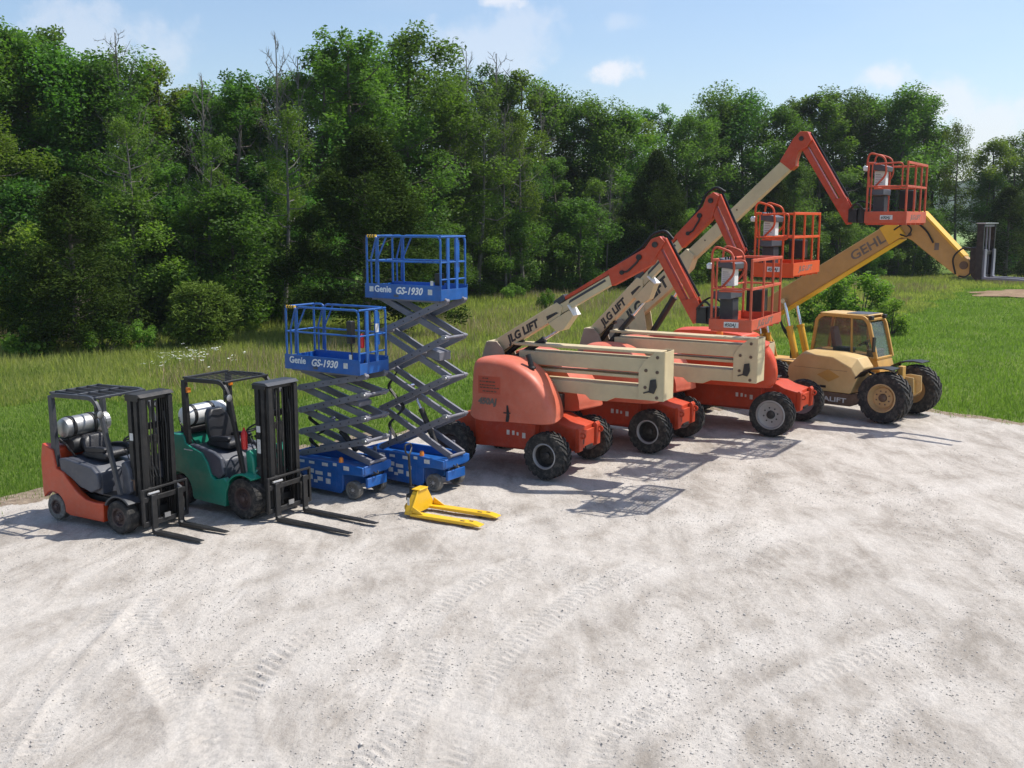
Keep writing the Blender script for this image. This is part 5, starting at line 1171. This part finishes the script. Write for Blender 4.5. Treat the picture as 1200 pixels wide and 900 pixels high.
    q = lambda s, t: (px0 + s * ca - t * sa, pz + s * sa + t * ca)
    if P['type'] == 450:
        b = MB(); b.prism([q(-.1, -.12), q(-.1, .10), q(.05, .13), q(1.55, .15), q(1.62, .03), q(1.5, -.10), q(.15, -.13)], -.105, .105); bo = part(T, 'base_boom', b, M_cream, .008)
        b = MB(); b.text('JLG LIFT', .20, (q(.30, -.07)[0], -.1055, q(.30, -.07)[1]), (ca, 0, sa), (-sa, 0, ca), .05, .2, .003, xs=1.0); part(bo, 'lettering', b, M_ink)
        b = MB(); b.prism([q(1.22, -.11), q(1.30, -.33), q(1.44, -.36), q(1.75, -.22), q(1.72, -.095)], -.125, .125); part(T, 'boom_bracket', b, M_cream, .006)
        b = MB(); b.prism([q(1.75, -.225), q(1.78, -.23), q(1.755, .0), q(1.73, .0)], -.14, .14); part(T, 'bracket_flange', b, M_white, .003)
        b = MB(); b.prism([q(1.22, -.05), q(1.50, -.04), q(1.46, .0), q(1.24, .02)], -.108, -.1065); part(T, 'rub_mark', b, M_ink)
        b = MB(); b.prism([q(1.45, -.075), q(2.78, -.075), q(2.74, .095), q(1.55, .095)], -.08, .08); part(T, 'fly_boom', b, M_cream, .006)
        b = MB(); b.prism([q(1.42, .06), q(1.50, .20), q(1.74, .22), q(1.72, .12), q(1.60, .10)], -.09, .09); part(T, 'cable_guide', b, M_char, .01)
        b = MB(); b.prism([q(1.75, .02), q(2.6, .03), q(2.6, .07), q(1.8, .065)], -.086, -.0815); part(T, 'wear_strip', b, M_char)
        b = MB(); b.prism([q(1.72, .115), q(2.74, .115), q(2.74, .185), q(1.72, .175)], -.07, .07); part(T, 'upper_slave_tube', b, M_lift, .008)
        b = MB(); b.prism([q(2.66, -.10), q(2.72, .19), q(3.52, .19), q(3.70, .27), q(3.86, .24), q(3.90, .10), q(3.62, -.05), q(3.5, -.12), q(3.3, -.12)], -.095, .095); hd = part(T, 'boom_head', b, M_lift, .012)
        b = MB(); b.tube(fillet([(*[q(2.95, .02)[0]], -.105, q(2.95, .02)[1]), (q(3.05, -.02)[0], -.12, q(3.05, -.02)[1]), (q(3.3, .04)[0], -.12, q(3.3, .04)[1]), (q(3.36, .1)[0], -.105, q(3.36, .1)[1])], .05), .018, 6); b.cyl((q(2.95, .02)[0], -.13, q(2.95, .02)[1]), (q(2.95, .02)[0], -.096, q(2.95, .02)[1]), .04, 10); b.cyl((q(3.36, .1)[0], -.13, q(3.36, .1)[1]), (q(3.36, .1)[0], -.096, q(3.36, .1)[1]), .05, 10); part(hd, 'hose', b, M_hose)
        b = MB(); b.tube(fillet([(q(s_, t_)[0], .05, q(s_, t_)[1]) for s_, t_ in ((2.9, .2), (3.4, .24), (3.72, .36), (3.95, .30), (4.0, .1))], .08), .026, 7); part(T, 'hose', b, M_hose)
        b = MB(); b.cyl((q(3.72, .15)[0], -.13, q(3.72, .15)[1]), (q(3.72, .15)[0], .13, q(3.72, .15)[1]), .05, 14); part(T, 'jib_pin', b, M_dark, smooth=40)
        Ex = q(3.78, .14)
        ram(T, (px0 + .30, 0, 1.98), (q(1.42, -.30)[0], 0, q(1.42, -.30)[1]), .058, .028, M_black, M_chrome, f=.62, name='lift_cylinder')
        ram(T, (px0 + .08, .0, 2.0), (q(.50, -.15)[0], 0, q(.50, -.15)[1]), .05, .025, M_black, M_dark, f=.85, name='slave_cylinder')
    else:
        b = MB(); b.prism([q(-.15, -.17), q(-.1, .15), q(.2, .18), q(2.45, .20), q(2.50, -.04), q(2.2, -.20), q(1.55, -.24), q(.2, -.20)], -.15, .15); bo = part(T, 'base_boom', b, M_cream, .012)
        b = MB(); b.text('JLG', .32, (q(.25, -.12)[0], -.1505, q(.25, -.12)[1]), (ca, 0, sa), (-sa, 0, ca), .05, .2, .003); b.text('LIFT', .32, (q(1.00, -.12)[0], -.1505, q(1.00, -.12)[1]), (ca, 0, sa), (-sa, 0, ca), .05, .2, .003); part(bo, 'lettering', b, M_ink)
        b = MB(); b.prism([q(2.3, -.10), q(5.38, -.115), q(5.33, .155), q(2.3, .165)], -.11, .11); part(T, 'fly_boom', b, M_cream, .01)
        b = MB()
        for s_ in (2.9, 3.9): b.cyl((q(s_, .05)[0], -.115, q(s_, .05)[1]), (q(s_, .05)[0], -.109, q(s_, .05)[1]), .02, 8)
        part(T, 'grease_port', b, M_brown)
        b = MB(); b.prism([q(5.33, -.14), q(5.28, .17), q(5.80, .33), q(6.0, .34), q(6.12, .22), q(6.06, .02), q(5.86, -.02), q(5.72, .05), q(5.55, -.05), q(5.46, -.15)], -.12, .12); part(T, 'boom_head', b, M_lift, .012)
        b = MB(); b.cyl((q(5.93, .2)[0], -.15, q(5.93, .2)[1]), (q(5.93, .2)[0], .15, q(5.93, .2)[1]), .05, 14); part(T, 'jib_pin', b, M_dark, smooth=40)
        b = MB(); b.prism([(px0 + .0, 2.05), (px0 + .55, 2.62), (px0 + .62, 2.55), (px0 + .74, 1.9), (px0 + .1, 1.9)], -.19, -.16); b.prism([(px0 + .0, 2.05), (px0 + .55, 2.62), (px0 + .62, 2.55), (px0 + .74, 1.9), (px0 + .1, 1.9)], .16, .19); part(T, 'support_plate', b, M_cream, .004)
        Ex = q(5.95, .16)
        ram(T, (px0 + .75, 0, 1.9), (q(1.95, -.26)[0], 0, q(1.95, -.26)[1]), .075, .04, M_black, M_chrome, f=.66, name='lift_cylinder')
        b = MB(); b.lathe([(.001, .0), (.07, .0), (.075, .04), (.06, .11), (.001, .12)], 'z', 14, (-1.35, -.75, 2.06 + P['hz'])); part(T, 'flashing_beacon', b, M_amber, smooth=40)
    j = P['jib']; jib_and_basket(T, Ex, j['ang'], j['L'], j['zb'], j['bx'], 0, j['kick'], j['ztop'], M_lift, j['m'], j['txt'])
    return T
HOOD = [(-1.47, 1.02), (-1.49, 1.35), (-1.48, 1.72), (-1.44, 2.06), (-1.33, 2.15), (-1.05, 2.17), (-.70, 2.13), (-.42, 2.03), (-.14, 1.86), (.07, 1.62), (.22, 1.36), (.27, 1.14), (.19, 1.04), (-.6, 1.02)]
boom_lift('nearest orange and cream boom lift with a faded pink hood and lowest basket', (1.06, 18.72), -29,
          dict(wb=2.0, track=.92, wr=.43, ww=.30, rim_f=M_rimg, rim_b=M_rimdk, rs='ring', steer=-4, hood=HOOD, hx=0, hz=0, hoodm=M_hood, marks=True, pivot=(-1.50, 2.22), ax1=1.94, ang=29.5, type=450, group='articulated boom lifts',
               jib=dict(ang=-59.5, L=1.42, zb=2.86, bx=(2.93, 3.63), kick=.17, ztop=3.97, m=M_basket, txt='450AJ')))
boom_lift('middle orange and cream boom lift with a bright orange basket above the first one', (3.20, 20.78), -31,
          dict(wb=2.0, track=.90, wr=.44, ww=.30, rim_f=M_rimg, rim_b=M_rimdk, rs='ring', steer=-3, hood=HOOD, hx=0, hz=0, hoodm=M_hood, pivot=(-1.68, 2.24), ax1=1.93, ang=45, type=450, group='articulated boom lifts',
               jib=dict(ang=-63.5, L=1.40, zb=3.60, bx=(1.98, 2.74), kick=.23, ztop=4.72, m=M_basket2, txt='450AJ')))
boom_lift('largest orange and cream boom lift with the highest basket, behind the other two', (6.15, 22.51), -33,
          dict(wb=2.5, track=1.06, wr=.48, ww=.33, rim_f=M_rimg, rim_b=M_rimdk, rimk=.64, rs='flat', steer=2, hood=[(a if a > -.3 else a - .0, c) for a, c in [(-1.47, 1.02), (-1.49, 1.35), (-1.48, 1.72), (-1.44, 1.98), (-1.33, 2.04), (-1.05, 2.06), (-.70, 2.07), (-.26, 2.02), (-.08, 1.90), (.08, 1.68), (.15, 1.42), (.15, 1.22), (.06, 1.06), (-.28, 1.02)]],
               hx=-1.55, hz=0.02, farx=-.9, hoodm=M_hood3, pivot=(-4.12, 2.14), ax1=-.42, adz=-.45, ang=42.8, type=600, group='articulated boom lifts',
               jib=dict(ang=-58, L=1.92, zb=4.54, bx=(1.69, 2.50), kick=.23, ztop=5.72, m=M_basket, txt='600AJ')))

# ------------------------------------------------------------------ telehandler
def telehandler():
    T = thing('telehandler', 'yellow telehandler with glass cab, big tyres and its long boom raised', 'telehandler', (9.23, 23.69, 0), -44)
    wr, ww = .59, .42; yo = .1
    for s in (-1, 1):
        for x in (0, -2.85):
            wheel(T, x - .10, s * .83 - .05, wr, ww, wr * .54, M_rimy, s, lugs=20, style='dish', tyre_m=M_rubber, hubm=M_brown)
    b = MB(); b.prism([(-3.9, .55), (-3.9, 1.15), (-3.2, 1.15), (-.3, .98), (.22, .95), (.26, .62), (.1, .5), (-3.6, .45)], -.42, .30); part(T, 'chassis_frame', b, M_yel, .02)
    for x in (0, -2.85):
        b = MB(); b.box(x - .22, x + .02, -.70, .62, wr - .13, wr + .13); part(T, 'axle', b, M_brown, .02)
    # engine hood on the near side, with a crease and sloping nose
    o0 = [(-2.50, .60), (-2.46, 1.12), (-2.12, 1.46), (-1.32, 1.42), (-.86, 1.20), (-.70, .96), (-.86, .60)]
    o1 = [(-2.46, .60), (-2.42, 1.14), (-2.10, 1.50), (-1.30, 1.50), (-.80, 1.42), (-.64, 1.20), (-.84, .60)]
    b = MB(); b.loft([[(x, -1.08, z) for x, z in o0], [(x, -.86, z + .0) for x, z in o1], [(x, -.36, z) for x, z in o1]]); hd = part(T, 'engine_hood', b, M_yel2, .02)
    b = MB(); b.prism([(-1.70, .98), (-1.42, 1.13), (-1.12, .98), (-1.40, .83)], -1.084, -1.0805); part(hd, 'diamond_mark', b, M_yel)
    b = MB(); b.box(-1.62, -1.46, -1.086, -1.075, .68, .74); part(hd, 'hood_handle', b, M_black, .004)
    b = MB(); b.box(-2.3, -.95, -1.083, -1.0805, 1.12, 1.126); part(hd, 'hood_seam', b, M_brown)
    b = MB(); b.prism([(-2.45, .28), (-2.5, .59), (-.82, .59), (-.52, .64), (-.60, .44), (-.85, .30)], -1.06, -.44); bd = part(T, 'side_skirt', b, M_brown, .012)
    b = MB(); b.text('DYNALIFT', .155, (-2.02, -1.061, .375), (1, 0, 0), (0, 0, 1), .02, .0, .003, xs=1.5); part(bd, 'lettering', b, M_decal)
    # cab
    y0, y1 = -.03, .84; z0, zt = 1.08, 2.36
    A, B_, C_, D_ = (-2.40, 1.40), (-2.30, 2.30), (-1.02, 2.30), (-.74, 1.32)
    b = MB(); b.prism([(-2.42, .9), (-2.42, 1.42), (-.74, 1.34), (-.60, .9)], y0 + .02, y1 - .02); part(T, 'cab_base', b, M_yel, .015)
    for y in (y0, y1):
        for path, nm in (([(A[0], y, A[1]), (B_[0], y, B_[1] - .1), (B_[0] + .15, y, B_[1] + .02), (C_[0] - .06, y, C_[1] + .0), (C_[0] + .06, y, C_[1] - .14), (D_[0], y, D_[1])], 'cab_frame'), ([(-1.40, y, 2.27), (-1.36, y, 1.36)], 'cab_pillar')):
            b = MB(); b.bar(fillet(path, .08), .075 if nm == 'cab_frame' else .05, .085 if nm == 'cab_frame' else .05); part(T, nm, b, M_yel, .012)
        b = MB(); b.prism([(A[0] + .04, A[1]), (B_[0] + .05, B_[1] - .08), (B_[0] + .15, B_[1] - .04), (-1.43, 2.25), (-1.39, 1.36)], y - .004, y + .004); part(T, 'side_window', b, M_glass)
        b = MB(); b.prism([(-1.36, 1.36), (-1.375, 2.25), (-1.10, 2.25), (-1.0, 2.14), (-.79, 1.34)], y - .004, y + .004); part(T, 'door_window', b, M_glass)
    b = MB(); b.loft([[(-.985, y0 + .06, 2.17), (-.985, y1 - .06, 2.17), (-.978, y1 - .06, 2.17), (-.978, y0 + .06, 2.17)], [(-.765, y0 + .06, 1.36), (-.765, y1 - .06, 1.36), (-.758, y1 - .06, 1.36), (-.758, y0 + .06, 1.36)]]); part(T, 'windscreen', b, M_glass)
    b = MB(); b.loft([[(-2.32, y0 + .06, 2.2), (-2.32, y1 - .06, 2.2), (-2.312, y1 - .06, 2.2), (-2.312, y0 + .06, 2.2)], [(-2.39, y0 + .06, 1.44), (-2.39, y1 - .06, 1.44), (-2.382, y1 - .06, 1.44), (-2.382, y0 + .06, 1.44)]]); part(T, 'rear_window', b, M_glass)
    for x, z in ((-1.0, 2.24), (-2.27, 2.27), (-.75, 1.33), (-2.40, 1.40)):
        b = MB(); b.bar([(x, y0 + .03, z), (x, y1 - .03, z)], .06, .07, side=(0, 0, 1)); part(T, 'cab_crossbar', b, M_yel, .012)
    b = MB(); b.box(-2.26, -1.0, y0 + .035, y1 - .035, 2.325, 2.36); part(T, 'cab_roof', b, M_yel2, .02)
    b = MB(); b.box(-1.6, -1.05, y0 + .12, y1 - .12, 2.361, 2.375); part(T, 'roof_panel', b, M_greyp, .005)
    for y in (y0 + .08, y1 - .08):
        b = MB(); b.box(-.99, -.90, y - .06, y + .06, 2.24, 2.34); part(T, 'work_lamp', b, M_black, .015)
    b = MB(); b.box(-2.0, -1.56, .22, .62, 1.30, 1.50); part(T, 'seat', b, M_vinyl, .04)
    b = MB(); b.loft([[(-2.02, .22, 1.48), (-1.90, .22, 1.48), (-1.90, .62, 1.48), (-2.02, .62, 1.48)], [(-2.12, .26, 1.98), (-2.03, .26, 2.0), (-2.03, .58, 2.0), (-2.12, .58, 1.98)]]); part(T, 'seat_back', b, M_greyp, .04)
    b = MB(); c = Vector((-1.22, .40, 1.66)); u = Vector((0, 1, 0)); v = Vector((.85, 0, .5)).normalized(); b.tube([c + u * .19 * math.cos(a) + v * .19 * math.sin(a) for a in np.linspace(0, 2 * math.pi, 20, endpoint=False)], .015, 6, closed=True); b.tube([c, (-1.0, .4, 1.3)], .035, 8); b.tube([c - u * .18, c + u * .18], .012, 6); part(T, 'steering_wheel', b, M_black, smooth=50)
    b = MB(); b.box(-1.08, -.84, .15, .65, 1.30, 1.52); part(T, 'dashboard', b, M_brown, .03)
    b = MB(); b.box(-.80, -.76, -.17, -.05, 1.50, 1.86); b.tube([(-.82, -.03, 1.8), (-.79, -.08, 1.72)], .012, 6); part(T, 'mirror', b, M_black, .015)
    # fenders
    for s in (-1, 1):
        P_ = [(x_, z_) for x_, z_ in ((-.66, .98), (-.52, 1.14), (-.30, 1.25), (.0, 1.29), (.22, 1.27), (.22, 1.245), (.0, 1.26), (-.29, 1.22), (-.50, 1.11), (-.63, .97))]
        yc = s * .83 - .05; b = MB(); b.prism([(a_ - .10, c_) for a_, c_ in P_], yc - .22, yc + .22); part(T, 'fender', b, M_black, .006)
        b = MB(); b.tube([(-.50, yc, 1.14), (-.40, s * .42, .95)], .03, 8); part(T, 'fender_bracket', b, M_dark)
    b = MB(); b.box(.05, .17, -.62, -.45, .90, 1.30); part(T, 'front_upright', b, M_yel, .012)
    for y in (-.46, -.02):
        b = MB(); b.prism([(-.1, 1.02), (.10, 1.06), (.36, 1.04), (.38, .70), (.22, .56), (-.1, .6)], y, y + .03); b.cyl((.28, y - .01, .86), (.28, y + .04, .86), .035, 12); part(T, 'front_frame_plate', b, M_yel2, .008)
    # boom
    pv = Vector((-4.15, 0, 2.0)); p1 = Vector((-.32, 0, 4.36)); d = (p1 - pv).normalized(); n = Vector((-d.z, 0, d.x)); yb = (-.33, .01)
    q = lambda s, t: ((pv + d * s + n * t).x, (pv + d * s + n * t).z)
    L = (p1 - pv).length
    b = MB(); b.prism([q(-.2, -.20), q(-.15, .20), q(.2, .26), q(L - .02, .24), q(L + .05, -.20), q(.3, -.24)], *yb); bo = part(T, 'base_boom', b, M_boomy, .02)
    b = MB(); b.prism([q(.3, -.275), q(L + .0, -.235), q(L + .0, -.21), q(.3, -.24)], yb[0] - .012, yb[1] + .012); part(bo, 'boom_flange', b, M_yelb, .004)
    b = MB(); b.text('GEHL', .30, (q(L - 1.22, -.09)[0], yb[0] - .0005, q(L - 1.22, -.09)[1]), (d.x, 0, d.z), (n.x, 0, n.z), .02, .0, .003, xs=1.25); part(bo, 'lettering', b, M_inkf)
    b = MB(); b.prism([q(L - .28, -.20), q(L - .30, .255), q(L + .10, .22), q(L + .14, -.19)], yb[0] + .03 - .045, yb[1] + .012); part(T, 'boom_collar', b, M_yelb, .012)
    # gooseneck head
    g = [(-.42, 4.42), (-.22, 4.60), (.02, 4.80), (.26, 4.80), (1.22, 3.83), (1.36, 3.72), (1.40, 3.44), (1.18, 3.34), (.98, 3.46), (.86, 3.55), (.30, 3.95), (.06, 4.14), (-.12, 4.22)]
    b = MB(); b.prism(g, yb[0] + .05, yb[1] - .05); gn = part(T, 'boom_head', b, M_boomy, .02)
    b = MB(); b.prism([(.02, 4.802), (.26, 4.802), (1.24, 3.83), (1.20, 3.79), (.24, 4.76), (.02, 4.76)], yb[0] + .02, yb[1] - .02); part(gn, 'head_rib', b, M_yelb, .004)
    b = MB(); b.cyl((.0, yb[0] + .03, 4.28), (.0, yb[1] - .03, 4.28), .04, 12); b.cyl((1.24, yb[0] + .02, 3.62), (1.24, yb[1] - .02, 3.62), .09, 16); part(gn, 'pin', b, M_brown, smooth=40)
    b = MB(); b.tube(fillet([(-.35, yb[0] - .02, 4.38), (-.1, yb[0] - .03, 4.55), (.08, yb[0] - .03, 4.40), (-.02, yb[0] - .03, 4.22), (-.2, yb[0] - .02, 4.28)], .08), .018, 6); b.tube(fillet([(.1, yb[0] + .03, 4.6), (.4, yb[0] + .02, 4.35), (.55, yb[0] + .02, 4.1)], .1), .02, 6); part(gn, 'hose', b, M_hose)
    decals(gn, yb[0] + .05, [(.62, 4.02, .10, .16)], M_inkf, 'worn_sticker')
    ram(T, (.80, -.16, 3.66), (1.14, -.16, 3.40), .05, .028, M_brown, M_chrome, f=.25, name='tilt_cylinder')
    b = MB(); b.tube(fillet([(1.10, -.36, 3.42), (1.0, -.38, 3.80), (1.25, -.38, 4.02), (1.42, -.3, 3.98)], .2), .02, 7); b.tube(fillet([(1.15, -.3, 3.38), (1.30, -.33, 3.36), (1.45, -.3, 3.5)], .08), .018, 7); part(T, 'hose', b, M_hose)
    # fork carriage
    yc0, yc1 = -.52, .20
    b = MB(); b.box(1.40, 1.55, -.40, .08, 3.45, 4.02); b.prism([(1.40, 3.40), (1.52, 3.30), (1.56, 3.95), (1.46, 4.05)], -.30, -.02); part(T, 'quick_coupler', b, M_dark, .015)
    for y in (yc0, yc1 - .05):
        b = MB(); b.box(1.56, 1.70, y, y + .05, 3.33, 4.52); part(T, 'carriage_side', b, M_dark, .008)
    for z, h_, m_ in ((3.34, .09, M_dark), (3.86, .08, M_dark), (4.46, .05, M_arm)):
        b = MB(); b.box(1.575, 1.685, yc0 + .053, yc1 - .053, z, z + h_); part(T, 'carriage_bar', b, m_, .006)
    b = MB(); b.box(1.54, 1.74, yc0 - .01, yc1 + .01, 4.522, 4.545); part(T, 'carriage_cap', b, M_silver, .004)
    for y in (-.34, -.16, .02):
        b = MB(); b.box(1.62, 1.65, y - .015, y + .015, 3.43, 4.46); part(T, 'backrest_bar', b, M_arm, .003)
    for y in (-.42, .10):
        b = MB(); b.prism([(1.70, 3.34), (2.95, 3.33), (2.95, 3.345), (2.4, 3.38), (1.76, 3.39), (1.745, 3.42), (1.745, 3.98), (1.705, 3.98)], y - .06, y + .06); part(T, 'fork', b, M_arm, .005)
    # lift cylinders and compensation cylinders between chassis and boom
    ram(T, (-2.62, -.44, 1.22), (-3.00, -.44, 2.62), .085, .042, M_yelb, M_chrome, f=.55, name='lift_cylinder')
    ram(T, (-2.62, .12, 1.22), (-3.00, .12, 2.62), .085, .042, M_yelb, M_chrome, f=.55, name='lift_cylinder')
    ram(T, (-3.60, -.30, 1.18), (-3.75, -.30, 1.95), .06, .03, M_yelb, M_chrome, f=.7, name='levelling_cylinder')
    ram(T, (-3.42, -.20, 1.18), (-3.60, -.20, 2.0), .06, .03, M_yelb, M_chrome, f=.7, name='levelling_cylinder')
    for s in (-1, 1):
        y_ = s * .22 - .16; b = MB(); b.prism([(-4.4, 1.1), (-4.35, 2.15), (-4.05, 2.25), (-3.5, 1.5), (-3.4, 1.1)], y_ - .02, y_ + .02); part(T, 'boom_tower', b, M_yel, .01)
    b = MB()
    for i in range(3): b.tube(fillet([(-2.72 - .04 * i, -.38, 1.2), (-2.78, -.40, 1.6 + .1 * i), (-3.05 + .03 * i, -.38, 1.9), (-3.2, -.3, 2.2)], .2), .018, 6)
    part(T, 'hose', b, M_hose)
telehandler()
# ------------------------------------------------------------------ summer haze
def haze():
    b = MB(); b.box(-1100, 1500, -60, 960, -1.2, 75)
    m = bpy.data.materials.new('haze'); m.use_nodes = True; n = m.node_tree.nodes; n.remove(n['Principled BSDF'])
    v = n.new('ShaderNodeVolumePrincipled'); v.inputs['Color'].default_value = (.86, .92, 1, 1); v.inputs['Density'].default_value = .00022; v.inputs['Anisotropy'].default_value = .3
    m.node_tree.links.new(v.outputs[0], n['Material Output'].inputs['Volume'])
    tag(link('haze', b.mesh('haze'), m), 'thin pale summer haze', kind='stuff')
haze()
